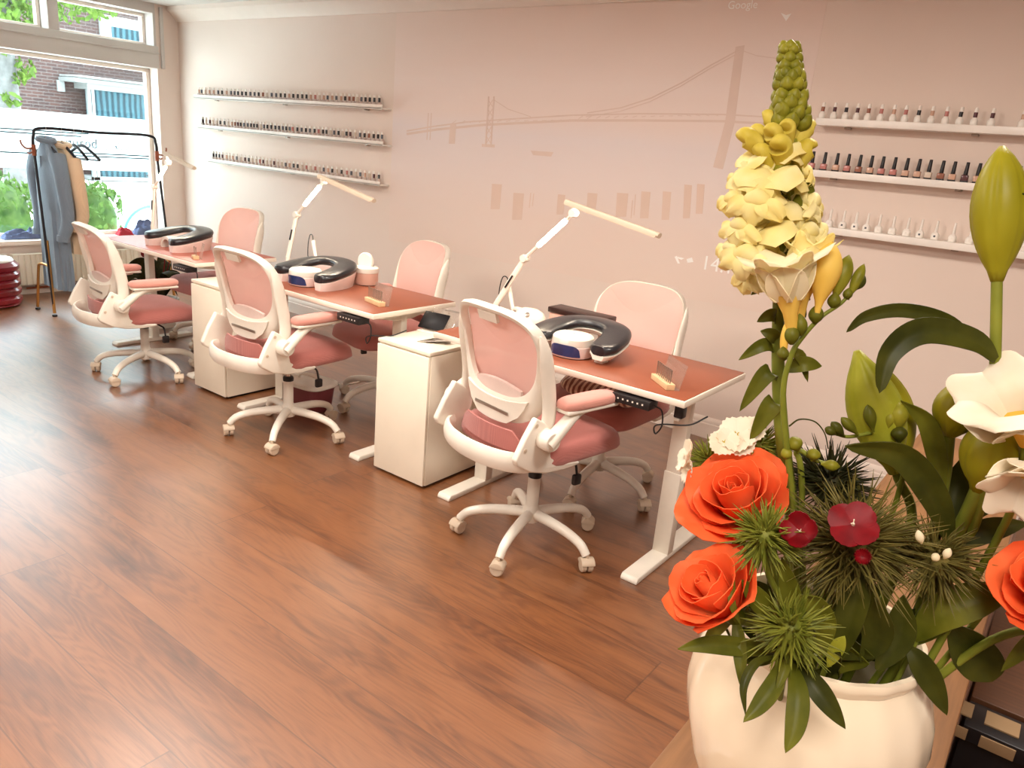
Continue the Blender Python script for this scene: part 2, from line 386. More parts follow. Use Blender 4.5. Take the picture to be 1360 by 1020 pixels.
# ------------------------------------------------------------------ the room
YW, XW, ZC = 4.17, -7.2, 2.52
struct(MB().box((-2.2, .6, -.05), (10.6, 7.6, .1)).build('floor', M['floor']))
struct(MB().box((-2.0, YW+.06, 1.25), (10.8, .12, 2.6)).build('wall_back', M['wall']))
struct(MB().box((-2.1, .7, ZC+.05), (10.6, 7.8, .1)).build('ceiling', M['ceiling']))
struct(MB().box((3.06, .7, 1.25), (.12, 7.6, 2.6)).build('wall_right', M['wall']))
struct(MB().box((-2.2, -3.06, 1.25), (10.6, .12, 2.6)).build('wall_front', M['wall']))
# window wall: pier beside the corner, beam between the panes, parapet below
Y0, Y1, ZS, ZB, ZT = 1.3, 3.955, .465, 1.975, 2.165
XG = XW-.17
w = MB()
w.box((XW-.1, (Y1+YW)/2, 1.25), (.2, YW-Y1, 2.55)); w.box((XW-.1, (-3+Y0)/2, 1.25), (.2, Y0+3, 2.55))
w.box((XW-.1, (Y0+Y1)/2, ZS/2-.02), (.2, Y1-Y0, ZS-.04))
struct(w.build('wall_left', M['wall']))
struct(MB().box((XW-.085, (Y0+Y1)/2, (ZB+ZT)/2), (.21, Y1-Y0+.02, ZT-ZB), .006).build('trim_1', M['frame_paint']))
struct(MB().box((XW+.027, (Y0+Y1)/2, ZT-.06), (.014, Y1-Y0+.02, .014), .004).build('trim_2', M['frame_paint']))
struct(MB().box((XW-.06, (Y0+Y1)/2, ZS-.02), (.24, Y1-Y0+.0, .04), .008).build('trim_3', M['trim']))
struct(MB().box((XW+.012, Y1+.05, 2.24), (.024, .03, .52), .004).build('trim_4', M['frame_paint']))
# cornice cove along the shelf wall
cp = [(YW, 2.405), (YW-.012, 2.405), (YW-.03, 2.43), (YW-.075, 2.47), (YW-.10, 2.485), (YW-.10, ZC), (YW, ZC)]
struct(MB().prism(cp, -7.2, 3, axis='x').build('trim_5', M['trim']))
bp = [(YW, 0), (YW-.02, 0), (YW-.02, .088), (YW-.014, .094), (YW-.014, .104), (YW-.007, .122), (YW, .128)]
struct(MB().prism(bp, -7.2, 3, axis='x').build('baseboard_back', M['trim']))
struct(MB().box((XW+.008, 1.5, .05), (.016, 5.3, .1), .004).build('baseboard_left', M['trim']))
# panes
def pane(name, y0, y1, z0, z1, t=.05):
    fr = MB(); yc, zc = (y0+y1)/2, (z0+z1)/2
    for (c, d) in (((XG, yc, z0+t/2), (.06, y1-y0, t)), ((XG, yc, z1-t/2), (.06, y1-y0, t)), ((XG, y0+t/2, zc), (.06, t, z1-z0-2*t+.002)), ((XG, y1-t/2, zc), (.06, t, z1-z0-2*t+.002))): fr.box(c, d, .006)
    o = struct(fr.build(name, M['trim']))
    MB().box((XG-.01, yc, zc), (.006, y1-y0-2*t+.01, z1-z0-2*t+.01)).build('glass_pane', M['glass'], o)
    return o
w1 = pane('window_1', Y0, Y1-.002, ZS, ZB, .035)
ym = (onx(62, 20, XW-.05).y + onx(72, 20, XW-.05).y)/2
struct(MB().box((XW-.1, ym, (ZT+2.45)/2), (.2, .085, 2.45-ZT), .005).build('trim_6', M['frame_paint']))
pane('window_2', Y0, ym-.043, ZT, 2.44, .03); pane('window_3', ym+.043, Y1-.02, ZT, 2.44, .03)
struct(MB().box((XW-.1, (Y0+Y1)/2, 2.48), (.2, Y1-Y0, .08)).build('trim_7', M['frame_paint']))
struct(MB().box((XW-.1, Y1-.01, (ZT+2.44)/2), (.2, .022, 2.44-ZT)).build('trim_8', M['frame_paint']))

# frosted film band with the mirrored shop lettering
XF = XG+.0
zf1 = onx(60, 148, XF).z; zf0 = onx(60, 224, XF).z
yfa, yfb = Y0+.04, Y1-.04
film = thing('window_film', 'frosted white film band with mirrored teal lettering on the big window', 'window film', (XF, (yfa+yfb)/2, zf0))
MB().box((XF-.003, (yfa+yfb)/2, (zf0+zf1)/2), (.002, yfb-yfa, zf1-zf0)).build('film', M['frost'], film, True)
XL = XF+.002
def strip(px0, px1, name='stripe'):
    a, b = onx(*px0, XL), onx(*px1, XL); h = .011
    MB().box((XL-.002, (a.y+b.y)/2, (a.z+b.z)/2), (.003, abs(b.y-a.y), h)).build(name, M['lettering'], film, True)
strip((0, 170), (118, 178)); strip((0, 175), (108, 181)); strip((0, 201), (40, 204)); strip((90, 203), (200, 207)); strip((100, 207), (200, 211))
def text_mesh(txt, size, name, mat, parent, mtx, extrude=.0006):
    cu = bpy.data.curves.new('t', 'FONT'); cu.body = txt; cu.size = size; cu.extrude = extrude; cu.align_x = 'LEFT'
    o = bpy.data.objects.new('t', cu); C.objects.link(o); bpy.context.view_layer.update()
    ev = o.evaluated_get(bpy.context.evaluated_depsgraph_get()); me = ev.to_mesh()
    mb = MB(); mb.add([v.co.copy() for v in me.vertices], [list(p.vertices) for p in me.polygons], mtx); ev.to_mesh_clear()
    bpy.data.objects.remove(o); bpy.data.curves.remove(cu)
    return mb.build(name, mat, parent, True)
pr, pl = onx(130, 197, XL), onx(80, 193, XL)
# text +X runs towards -Y of the room (mirrored when seen from inside)
mt = Matrix(((0, 0, 1, XL), (-1, 0, 0, pr.y), (0, 1, 0, pr.z), (0, 0, 0, 1)))
text_mesh('beauty', .115, 'lettering', M['lettering'], film, mt)
lg = MB()
lg.tube(arc([onx(*p, XL) for p in ((135, 197), (140, 199), (146, 196), (150, 198))], 6), .003, 6)
lg.tube(arc([onx(*p, XL) for p in ((153, 200), (156, 192), (160, 190), (161, 196), (155, 197), (153, 193), (158, 200), (164, 197), (168, 199), (172, 195))], 6), .003, 6)
lg.build('logo', M['lettering'], film, True)

# ------------------------------------------------------------------ outside
struct(MB().box((-25, 3, -.17), (36, 60, .1)).build('ground', M['street']))
XB = -21.0
bd = thing('brick_house', 'brown brick house with a white bay window across the street', 'house', (XB, 4, -.12))
MB().box((XB-2, 4, 3.1), (4, 30, 6.5)).build('wall', M['brick'], bd, True)
def PB(u, v, x=XB): return onx(u, v, x)
a, b_ = PB(116, 118, XB+.7), PB(230, 118, XB+.7)
zlow = PB(120, 240, XB+.7).z
by = MB(); by.box((XB+.35, (a.y+b_.y)/2+.4, a.z+.1), (.7, b_.y-a.y+.8, .2), .01); by.box((XB+.35, (a.y+b_.y)/2+.4, zlow/2), (.7, b_.y-a.y+.8, zlow+.2), .01)
for y in (a.y+.05, PB(124, 140, XB+.7).y, b_.y):
    by.box((XB+.64, y, (a.z+zlow)/2), (.12, .1, a.z-zlow), .01)
by.build('bay_frame', M['render_white'], bd, True)
MB().box((XB+.58, (a.y+b_.y)/2, (a.z+zlow)/2), (.03, b_.y-a.y, a.z-zlow)).build('bay_glass', M['far_glass'], bd, True)
c0 = PB(100, 104, XB+.9)
MB().box((XB+.45, c0.y+4, c0.z-.02), (.9, 8, .1), .02).box((XB+.55, c0.y+4.1, c0.z+.06), (1.0, 8.2, .05), .02).build('bay_roof', M['render_white'], bd, True)
q0, q1 = PB(130, 18, XB), PB(240, 70, XB)
MB().box((XB+.02, (q0.y+q1.y)/2, (q0.z+q1.z)/2-.3), (.12, q1.y-q0.y, q0.z-q1.z+.6), .01).build('window_frame', M['render_white'], bd, True)
MB().box((XB+.06, (q0.y+q1.y)/2+.1, (q0.z+q1.z)/2-.35), (.08, q1.y-q0.y-.35, q0.z-q1.z+.2)).build('window_pane', M['far_glass'], bd, True)
v0 = PB(80, 114, XB); MB().box((XB+.03, v0.y, v0.z), (.06, .16, .26)).build('vent', M['render_white'], bd, True)
# street tree
tp = onx(8, 110, -14.5); tr = thing('street_tree', 'tree with pale grey bark and fresh green leaves outside the window', 'tree', (tp.x, tp.y, -.12))
MB().tube([(tp.x, tp.y, -.12), (tp.x, tp.y+.02, 1.2), (tp.x+.02, tp.y, 2.6), (tp.x, tp.y+.05, 4.6)], [.2, .16, .15, .12], 14).build('trunk', M['trunk'], tr, True)
bl = MB()
for e in ((0, 2.4, 3.9), (.3, -1.2, 4.4), (.5, 1.2, 4.8)): bl.tube([(tp.x, tp.y, 2.9), (tp.x+e[0]*.5, tp.y+e[1]*.5, 3.7), (tp.x+e[0], tp.y+e[1], e[2])], [.06, .04, .02], 7)
bl.build('branch', M['trunk'], tr, True)
def leafcloud(mb, c, rad, n, size, rnd):
    for _ in range(n):
        while True:
            p = V((rnd.uniform(-1, 1), rnd.uniform(-1, 1), rnd.uniform(-1, 1)))
            if p.length < 1: break
        q = V((c[0]+p.x*rad[0], c[1]+p.y*rad[1], c[2]+p.z*rad[2]))
        s = size*rnd.uniform(.6, 1.3); m = RM(q, rnd.uniform(0, 6), rnd.uniform(0, 6), rnd.uniform(0, 6))
        mb.add([(-s, 0, 0), (-s*.3, s*.45, .1*s), (s*.5, s*.35, .05*s), (s, 0, -.1*s), (s*.5, -s*.35, .05*s), (-s*.3, -s*.45, .1*s)], [(0, 1, 2, 3, 4, 5)], m)
rnd = random.Random(3)
lf = MB()
for (u, v, x, rr, n) in ((20, 14, -14.5, .6, 260), (60, -4, -14.3, .55, 200), (105, 2, -14.2, .42, 130), (135, 8, -14.2, .3, 70), (27, 90, -14.4, .22, 50), (15, 132, -14.3, .16, 24), (24, 105, -14.3, .14, 24), (-20, 30, -14.5, .8, 260), (60, -40, -14.4, 1.1, 420), (5, 25, -14.2, .4, 120)):
    p = onx(u, v, x); leafcloud(lf, p, (rr, rr, rr*.7), n, .07, rnd)
lf.build('foliage', M['tree_leaf'], tr, True)
# hedge shrubs
for (u0, u1, vt, lab) in ((-60, 46, 232, 'leafy green hedge seen outside behind the blue coat'), (98, 152, 243, 'round green shrub outside, right of the hanging coats')):
    x = -9.6; pa, pb = onx(u0, 300, x), onx(u1, 300, x); zt = onx((u0+u1)/2, vt, x).z
    yc, hw = (pa.y+pb.y)/2, (pb.y-pa.y)/2
    hd = thing('hedge_shrub', lab, 'shrub', (x, yc, -.12))
    m_ = MB(); rnd = random.Random(int(u0+99))
    zc = (zt-.12)/2
    for _ in range(int(1500*max(.5, hw))):
        th, ph = rnd.uniform(0, 2*PI), math.acos(rnd.uniform(-1, 1)); rr = rnd.uniform(.82, 1.04)
        p = (x+.5*rr*math.sin(ph)*math.cos(th), yc+hw*rr*math.copysign(abs(math.sin(ph)*math.sin(th))**.7, math.sin(th)), zc+(zt+.12)/2*rr*math.copysign(abs(math.cos(ph))**.6, math.cos(ph)))
        if p[2] < -.1: continue
        s = rnd.uniform(.025, .055); m = RM(p, rnd.uniform(0, 6), rnd.uniform(0, 6), rnd.uniform(0, 6))
        m_.add([(-s, 0, 0), (0, s*.5, .1*s), (s, 0, 0), (0, -s*.5, .1*s)], [(0, 1, 2, 3)], m)
    m_.build('foliage', M['hedge_leaf'], hd, True)
    bm = bmesh.new(); bmesh.ops.create_icosphere(bm, subdivisions=3, radius=1)
    MB().bm(bm, Matrix.Translation((x, yc, zc)) @ Matrix.Diagonal((.4, hw*.85, (zt+.12)/2*.9, 1))).build('inner_twigs', M['hedge_leaf'], hd, True)
# bicycle parked outside
bx = -8.6; bc = onx(203, 287, bx)
bk = thing('bicycle', 'pale teal bicycle parked outside at the right end of the window', 'bicycle', (bx, bc.y, -.12))
def wheel(y, z, nm):
    MB().tube([(bx, y+.34*math.cos(t), z+.34*math.sin(t)) for t in [2*PI*k/40 for k in range(40)]], .018, 8, True).build('wheel', M['teal_paint'], bk, True)
    sp_ = MB()
    for k in range(12): sp_.tube([(bx, y, z), (bx, y+.33*math.cos(k*PI/6), z+.33*math.sin(k*PI/6))], .0025, 5)
    sp_.build('spokes', M['grey_metal'], bk, True)
wheel(bc.y, .24, 'f'); wheel(bc.y+1.05, .24, 'r')
MB().tube([(bx, bc.y, .24), (bx, bc.y+.18, .82), (bx, bc.y+.1, .88)], .016, 8).tube([(bx, bc.y+.16, .7), (bx, bc.y+.5, .3), (bx, bc.y+.72, .8)], .016, 8).tube([(bx, bc.y+.16, .74), (bx, bc.y+.68, .7)], .014, 8).tube([(bx, bc.y+.5, .3), (bx, bc.y+1.05, .24)], .012, 8).build('frame', M['teal_paint'], bk, True)
MB().tube([(bx-.25, bc.y+.1, .9), (bx, bc.y+.14, .92), (bx+.25, bc.y+.1, .9)], .014, 8).build('handlebar', M['black_metal'], bk, True)
MB().box((bx, bc.y+.75, .83), (.14, .26, .06), .025, 3).build('saddle', M['black_rubber'], bk, True)

# things lying on the window sill
def crumple(name, u, v, sx, sy, h, mat, label, cat, seed, grp=None, x=XW-.06):
    p = onx(u, v, x); rnd = random.Random(seed); n = 12; P = []
    for i in range(n+1):
        row = []
        for j in range(n+1):
            a, b2 = i/n*2-1, j/n*2-1; e = max(0, (1-a*a)*(1-b2*b2))**.5
            z = h*e*(.45+.8*abs(noise.noise(V((a*1.8+seed, b2*1.8, seed*.3)))))
            row.append((p.x+a*sx, p.y+b2*sy, ZS+.004+z))
        P.append(row)
    return tag(MB().sheet(P, .003).build(name, mat), label, cat, grp)
crumple('folded_cloth', 25, 312, .055, .13, .09, M['slate_cloth'], 'blue-grey crumpled cloth on window sill, left of the coats', 'cloth', 1)
crumple('folded_cloth', 45, 310, .05, .07, .12, M['slate_cloth'], 'blue-grey crumpled cloth on window sill, just behind the long blue coat', 'cloth', 4)
crumple('folded_cloth', 192, 308, .055, .10, .16, M['slate_cloth'], 'blue-grey crumpled cloth on window sill behind the far desk', 'cloth', 2)
crumple('red_cloth', 165, 308, .045, .07, .10, M['red_cloth'], 'small crumpled red cloth on window sill beside blue-grey cloth', 'cloth', 3)

# radiator with pipe
ra, rb = 2.56, 3.62; xr = XW+.075; zr0, zr1 = .10, .355
rd = thing('radiator', 'low white panel radiator under the shop window', 'radiator', (xr, (ra+rb)/2, zr0))
P = []
n = 160
for k in range(n+1):
    y = ra+(rb-ra)*k/n; x = xr+.03 + .006*(1 if math.sin(2*PI*(y-ra)/.045) > 0 else -1)*(1 if .04 < y-ra < rb-ra-.04 else 0)
    P.append([(x, y, zr0), (x, y, zr0+.02), (x, y, zr1-.02), (x-.004, y, zr1)])
MB().sheet(P, .004).box((xr+.005, (ra+rb)/2, (zr0+zr1)/2), (.03, rb-ra-.02, zr1-zr0-.03)).build('panel', M['radiator'], rd, True)
MB().box((xr, ra+.004, (zr0+zr1)/2), (.07, .008, zr1-zr0), .003).box((xr, rb-.004, (zr0+zr1)/2), (.07, .008, zr1-zr0), .003).box((xr, (ra+rb)/2, zr1), (.07, rb-ra, .008), .003).build('casing', M['radiator'], rd, True)
MB().tube([(xr, ra, zr1-.04), (xr, ra-.05, zr1-.04), (xr, ra-.05, .0)], .011, 10).build('pipe', M['radiator'], rd, True)
MB().tube([(xr, ra-.05, zr1-.05), (xr, ra-.05, zr1+.01)], .02, 12).build('valve', M['white_plastic'], rd, True)
MB().tube([(xr-.02, ra+.1, .06), (xr-.02, rb-.05, .06)], .009, 8).box((xr-.052, ra+.2, .06), (.02, .03, .03)).build('floor_pipe', M['copper'], rd, True)
MB().box((xr-.04, ra+.15, .2), (.03, .03, .16)).box((xr-.04, rb-.15, .2), (.03, .03, .16)).build('bracket', M['radiator'], rd, True)

# red padded pouf at the left edge
rp = onz(4, 405, 0); pf = thing('pouf', 'dark red padded pouf with a white top at the left edge', 'pouf', (rp.x-.05, rp.y-.06, 0))
prof = [(.16, 0), (.2, .01)]
for k in range(5):
    z = .02+k*.065; prof += [(.195, z), (.212, z+.015), (.214, z+.045), (.197, z+.062)]
MB().lathe(prof+[(.185, .355), (.0, .36)], 40, rib=.012, nrib=9).build('body', M['red_vinyl'], pf)
MB().lathe([(0, .352), (.175, .352), (.18, .362), (.17, .376), (0, .38)], 32).build('top_pad', M['white_plastic'], pf)
# potted plant behind the far desk
pp = V((-5.62, 3.02, 0)); pl_ = thing('potted_plant', 'dark leafy plant with red blooms behind the far pink chair', 'plant', pp)
MB().lathe([(.0, 0), (.10, 0), (.13, .2), (.135, .22), (.12, .22), (.11, .19), (0, .19)], 24).build('pot', M['white_plastic'], pl_)
rnd = random.Random(5)
def leaf_sheet(mb, pts, w, fold=.25, n=6, th=.0012, tw=0.0, side=None, m=5, shape=.8):
    c = arc(pts, n); T, N = frames(c); L = len(c); P = []
    for i in range(L):
        t = i/(L-1); ww = w*(math.sin(PI*min(1, t*.97+.03))**shape); B = T[i].cross(N[i]) if side is None else (V(side)-T[i]*V(side).dot(T[i])).normalized()
        Nv = B.cross(T[i]).normalized()
        if tw:
            q = Matrix.Rotation(tw*t, 3, T[i]); B = q @ B; Nv = q @ Nv
        P.append([c[i] + B*(ww*s) + Nv*(fold*ww*abs(s)) for s in [k/(m-1)*2-1 for k in range(m)]])
    return mb.sheet(P, th)
for k in range(13):
    a = k*2.4; r = rnd.uniform(.12, .24); h = rnd.uniform(.3, .47)
    leaf_sheet(MB(), [(0, 0, .2), (r*.5*math.cos(a), r*.5*math.sin(a), h), (r*math.cos(a), r*math.sin(a), h+.02), (r*1.35*math.cos(a), r*1.35*math.sin(a), h-.08)], .06).build('leaf', M['spike_dark'], pl_)
for k in range(4):
    a = k*1.6+.5; bm = bmesh.new(); bmesh.ops.create_icosphere(bm, subdivisions=2, radius=.035)
    for v in bm.verts: v.co *= 1+.35*noise.noise(v.co*60)
    MB().bm(bm, Matrix.Translation((.1*math.cos(a), .1*math.sin(a), .56+.02*(k % 2)))).tube([(0, 0, .2), (.1*math.cos(a), .1*math.sin(a), .55)], .004, 5).build('bloom', M['petal_red'], pl_)

# ------------------------------------------------------------------ coat rack with coats
RX, RYa, RYb, RZ = -6.43, 2.54, 3.49, 1.40
rk = thing('coat_rack', 'black and gold metal clothes rack in front of the window', 'coat rack', (RX, (RYa+RYb)/2, 0))
MB().tube(arc([(RX, RYa, 1.22), (RX, RYa+.005, 1.34), (RX, RYa+.07, RZ), (RX, (RYa+RYb)/2, RZ-.004), (RX, RYb-.07, RZ), (RX, RYb-.005, 1.34), (RX, RYb, 1.22)], 8), .011, 12).build('top_rail', M['black_metal'], rk, True)
for y, s in ((RYa, -1), (RYb, 1)):
    MB().tube([(RX, y, 1.24), (RX+.14, y+s*.02, .03)], .010, 10).build('post', M['black_metal'], rk, True)
    MB().tube([(RX+.075, y+s*.0, .58), (RX+.14, y+s*.02, .025)], .0115, 10).build('lower_post', M['gold_metal'], rk, True)
    MB().tube(arc([(RX+.085, y, .36), (RX+.05, y+s*.004, .385), (RX-.06, y+s*.01, .38), (RX-.1, y+s*.012, .32), (RX-.16, y+s*.02, .02)], 6), .0105, 10).build('side_leg', M['gold_metal'], rk, True)
    MB().tube([(RX+.14, y+s*.02, .0), (RX+.14, y+s*.02, .012)], .018, 12).tube([(RX-.16, y+s*.02, .0), (RX-.16, y+s*.02, .012)], .018, 12).build('foot', M['black_rubber'], rk, True)
    MB().tube([(RX, y, 1.28), (RX, y, 1.20)], .016, 12).tube(arc([(RX, y, 1.255), (RX, y+s*.05, 1.25), (RX, y+s*.08, 1.28), (RX, y+s*.085, 1.31)], 5), .007, 8).tube(arc([(RX, y, 1.235), (RX, y+s*.03, 1.215), (RX, y+s*.045, 1.225)], 5), .006, 8).build('hook', M['copper'], rk, True)
def hanger(y, lab, slant=.0):
    h = thing('coat_hanger', lab, 'hanger', (RX, y, RZ-.012), slant, 'coat hangers on the rack')
    MB().tube(arc([(.0, 0, -.1), (0, 0, -.03), (.018, 0, .0), (.016, 0, .022), (-.004, 0, .0305), (-.02, 0, .018)], 6), .002, 6).build('hook', M['grey_metal'], h)
    MB().tube(arc([(-.21, 0, -.19), (-.12, 0, -.14), (0, 0, -.095), (.12, 0, -.14), (.21, 0, -.19)], 6), .009, 8, flat=1.4).tube([(-.2, 0, -.195), (.2, 0, -.195)], .006, 8).build('shoulder_bar', M['hanger_black'], h)
    return h
def P_y(u, v): return onx(u, v, RX).y
YC1 = RYa+.09; YC2 = YC1+.108
hanger(YC1, 'dark hanger carrying the blue-grey coat on the rack'); hanger(YC2, 'dark hanger carrying the beige coat on the rack', .05)
hanger(YC2+.09, 'empty dark hanger next to the beige coat'); hanger(YC2+.15, 'empty dark hanger furthest from the coats on the rack', .15)
def coat(name, y, zt, zb, hw, hem, th, mat, lab, sleeve, seed):
    ct = thing(name, lab, 'coat', (RX, y, zb)); n, mseg = 16, 28; rings = []
    for i in range(n+1):
        t = i/n; z = zt+(zb-zt)*t
        ww = .065 + (hw-.065)*min(1, (t/.14))**.65 if t < .14 else hw+(hem-hw)*(t-.14)/.86
        tt = th*(.55+.45*min(1, t/.2)); row = []
        for k in range(mseg):
            a = 2*PI*k/mseg; f = .012*math.sin(k*2.7+seed+t*2)*t + .008*math.sin(k*5.1+t*4)
            row.append((ww*math.copysign(abs(math.cos(a))**.75, math.cos(a))+f, (tt+f)*math.sin(a), z-zb))
        rings.append(row)
    MB().ring_loft(rings).build('body', mat, ct)
    MB().tube([(.06*math.cos(t), .05*math.sin(t), zt-zb+.005+.02*abs(math.sin(t/2))) for t in [2*PI*k/20 for k in range(20)]], .022, 8, True).build('collar', mat, ct)
    for s in (-1, 1):
        L = sleeve
        MB().tube(arc([(s*hw*.86, 0, zt-zb-.09), (s*(hw+.045), -.01, zt-zb-.24), (s*(hw+.05), .005, zt-zb-.24-L*.5), (s*(hw+.02), -.03, zt-zb-.1-L)], 5), [.06-.02*k/15 for k in range(16)], 14).build('sleeve', mat, ct)
        MB().tube([(s*(hw+.024), -.026, zt-zb-.065-L), (s*(hw+.02), -.03, zt-zb-.112-L)], .044, 14).build('cuff', mat, ct)
    MB().tube([(.01, -th*.98, zt-zb-.1), (.012, -th*1.06, .01)], .006, 6).build('front_seam', mat, ct)
    return ct
coat('long_coat', YC1, 1.30, .2, .19, .21, .055, M['blue_wool'], 'long blue-grey wool coat hanging on the rack', .60, 1)
coat('short_coat', YC2, 1.27, .48, .19, .21, .046, M['beige_wool'], 'short beige coat hanging right of the blue-grey coat', .50, 3)
# ------------------------------------------------------------------ chairs (local: sitter faces +Y)
def back_pt(s, z, off=0.0, y_extra=0.0):
    """point on the curved backrest surface: s lateral metres, z height; off along the front normal"""
    t = (z-.60)/.40
    return V((s, -.232 - .080*max(0, t)**2 + .55*s*s + 6.5*s**4 + off, z))
def sup(a, e): return math.copysign(abs(math.cos(a))**(2/e), math.cos(a)), math.copysign(abs(math.sin(a))**(2/e), math.sin(a))
def back_loop(n, zc, hz, w_top, w_bot, e, off, grow=0.0):
    L = []
    for k in range(n):
        a = 2*PI*k/n; cx, cz = sup(a, e); z = zc+cz*(hz+grow)
        t = (cz+1)/2; w = w_bot+(w_top-w_bot)*t + grow
        L.append(back_pt(cx*w, z, off))
    return L
def make_chair(label):
    t = thing('desk_chair', label, 'chair')
    W = M['white_plastic']
    # five-star base
    R = .30
    for k in range(5):
        a = 2*PI*k/5; d = V((math.cos(a), math.sin(a), 0))
        pts = arc([d*.02+V((0, 0, .135)), d*.10+V((0, 0, .132)), d*.19+V((0, 0, .122)), d*.26+V((0, 0, .10)), d*(R-.005)+V((0, 0, .066))], 5)
        nn = len(pts); leg = MB().tube(pts, [.023-.006*i/nn for i in range(nn)], 10).build('base_leg', M['white_metal'], t)
        m = Matrix.Translation(d*R) @ Matrix.Rotation(a+.9+k*.8, 4, 'Z')
        cs = MB()
        for sx in (-1, 1):
            prof = [(0, -.011), (.022, -.011), (.0265, -.007), (.0265, .007), (.022, .011), (0, .011)]
            cs.lathe(prof, 20, m @ RM((sx*.0135, 0, .0275), ry=PI/2))
        cs.tube([(0, 0, .03), (0, 0, .072)], .0075, 8, M=m)
        c_ = cs.build('caster', M['beige_plastic'], t)
        MB().prism([(.031*math.cos(q), .0285+.031*math.sin(q)) for q in [PI*.08+PI*.84*j/9 for j in range(10)]]+[(-.012, .032), (.012, .032)], -.0275, .0275, .003, M=m).build('caster_hood', M['beige_plastic'], t)
    MB().lathe([(0, .10), (.034, .10), (.038, .115), (.038, .15), (.030, .165), (.026, .17), (.025, .30), (.021, .305), (0, .305)], 24).build('column', M['white_metal'], t)
    MB().lathe([(0, .295), (.027, .295), (.028, .31), (.024, .318), (0, .318)], 20).build('collar', M['black_plastic'], t)
    MB().lathe([(0, .3), (.0145, .3), (.0145, .425), (0, .425)], 16).build('gas_lift', M['chrome'], t)
    MB().box((0, -.02, .434), (.2, .26, .038), .012).build('tilt_mechanism', M['black_plastic'], t)
    lv = MB().tube(arc([(.05, .03, .425), (.12, .05, .415), (.16, .055, .405), (.175, .056, .36)], 4), .005, 8).build('lever', M['black_plastic'], t)
    MB().box((.176, .056, .34), (.022, .04, .045), .008).build('lever_knob', M['black_plastic'], t)
    # seat cushion
    bm = bmesh.new(); bmesh.ops.create_grid(bm, x_segments=20, y_segments=20, size=1); vs = []
    bm.free(); n = 22; P = []; top, bot = [], []
    lo = []
    for (sc, z) in ((.80, .452), (.93, .454), (.985, .464), (1.0, .482), (.99, .505), (.96, .527), (.90, .540), (.76, .548), (.45, .551), (.1, .552)):
        L = []
        for k in range(48):
            a = 2*PI*k/48; cx, cy = sup(a, 5.5); w = .25-.010*cy; yy = .015+cy*.262*sc
            dip = -.022*max(0, (yy-.11)/.15)**2 if yy > .11 else 0
            L.append((cx*w*sc, yy, z+dip*(1 if z > .47 else .3)))
        lo.append(L)
    MB().ring_loft(lo).build('seat', M['seat_fabric'], t, ang=60)
    # backrest frame: ring plate, thick and rounded
    n = 72; o = (.81, .216, .240, .205, 3.4); i_ = (.846, .156, .219, .176, 3.1)
    loops = []
    prof = [(0, 0, 0.024), (0, -.004, -.004), (.30, 0, -.018), (.7, 0, -.018), (1, -.004, -.008), (1, 0, .012)]
    A = [back_loop(n, *o, 0), back_loop(n, *i_, 0)]
    for (f, gr, off) in prof:
        Lp = []
        for k in range(n): p = A[0][k].lerp(A[1][k], f); Lp.append(V((p.x, p.y+off, p.z)))
        loops.append(Lp)
    fr = MB().ring_loft(loops, cap=False, closed=True).build('back_frame', W, t, ang=50)
    # headrest tab at the top of the opening
    MB().sheet([[back_pt(s, z, -.004) for s in (-.05, -.025, 0, .025, .05)] for z in (.968, .982, 1.002)], .012).build('top_tab', W, t)
    # mesh panel wraps the front
    P = []
    for r in (0.0, .25, .5, .75, .93, 1.0):
        P.append([V((0, back_pt(0, .80).y, .80)).lerp(p, r) if False else None for p in A[0]])
    rings = []
    for r in (.04, .3, .55, .78, .93, 1.0):
        L = []
        for k in range(n):
            a = 2*PI*k/n; cx, cz = sup(a, 3.4); z = .81+cz*.213*r; w = (.205+(.240-.205)*((cz*r+1)/2))*.985*r
            L.append(back_pt(cx*w, z, .027 + (.004*(1-r**4))))
        rings.append(L)
    MB().ring_loft(rings).build('mesh_panel', M['chair_mesh'], t, ang=80)
    # lumbar band with slot and lumbar pad
    band = []
    for z in (.592, .62, .65, .678): band.append([back_pt(s, z+.02*(abs(s)/.16)**2, -.024) for s in [(-1+2*k/14)*{.592: .085, .62: .135, .65: .158, .678: .17}[z] for k in range(15)]])
    MB().sheet(band, .010).build('lumbar_band', W, fr)
    MB().box((0, 0, 0), (.19, .004, .013), .0018, M=None).build('slot', M['grey_metal'], fr).location = (-.0, back_pt(0, .635).y-.0295, .637)
    lp = []
    for z in (.665, .69, .72, .745): lp.append([back_pt(s, z-.012*(abs(s)/.1)**2, .0) for s in [(-1+2*k/10)*.125 for k in range(11)]])
    MB().sheet(lp, .014).build('lumbar_pad', M['pink_hard'], t)
    # side posts, brackets, arms
    for s in (-1, 1):
        pts = arc([back_pt(s*.222, .955, -.006), back_pt(s*.230, .90, -.006), back_pt(s*.230, .82, -.006), back_pt(s*.232, .72, -.004), V((s*.236, -.195, .645)), V((s*.236, -.222, .60))], 5)
        MB().tube(pts, [.004, .010, .015, .019, .022, .025, .027, .029, .030, .031]+[.031]*(len(pts)-10), 14, flat=.46).build('back_post', W, t)
        poly = [(-.262, .672), (-.185, .628), (-.168, .575), (-.178, .535), (-.172, .506), (-.11, .482), (-.022, .462), (-.016, .453), (-.03, .446), (-.10, .442), (-.19, .447), (-.27, .468), (-.335, .508), (-.345, .528), (-.308, .60)]
        MB().prism(poly, s*.222, s*.250, .008, 3).build('side_bracket', W, t)
        MB().lathe([(0, 0), (.006, 0), (.0075, .003), (0, .004)], 12, align((s*.250, -.262, .645), (s, 0, 0))).build('screw', M['beige_plastic'], t)
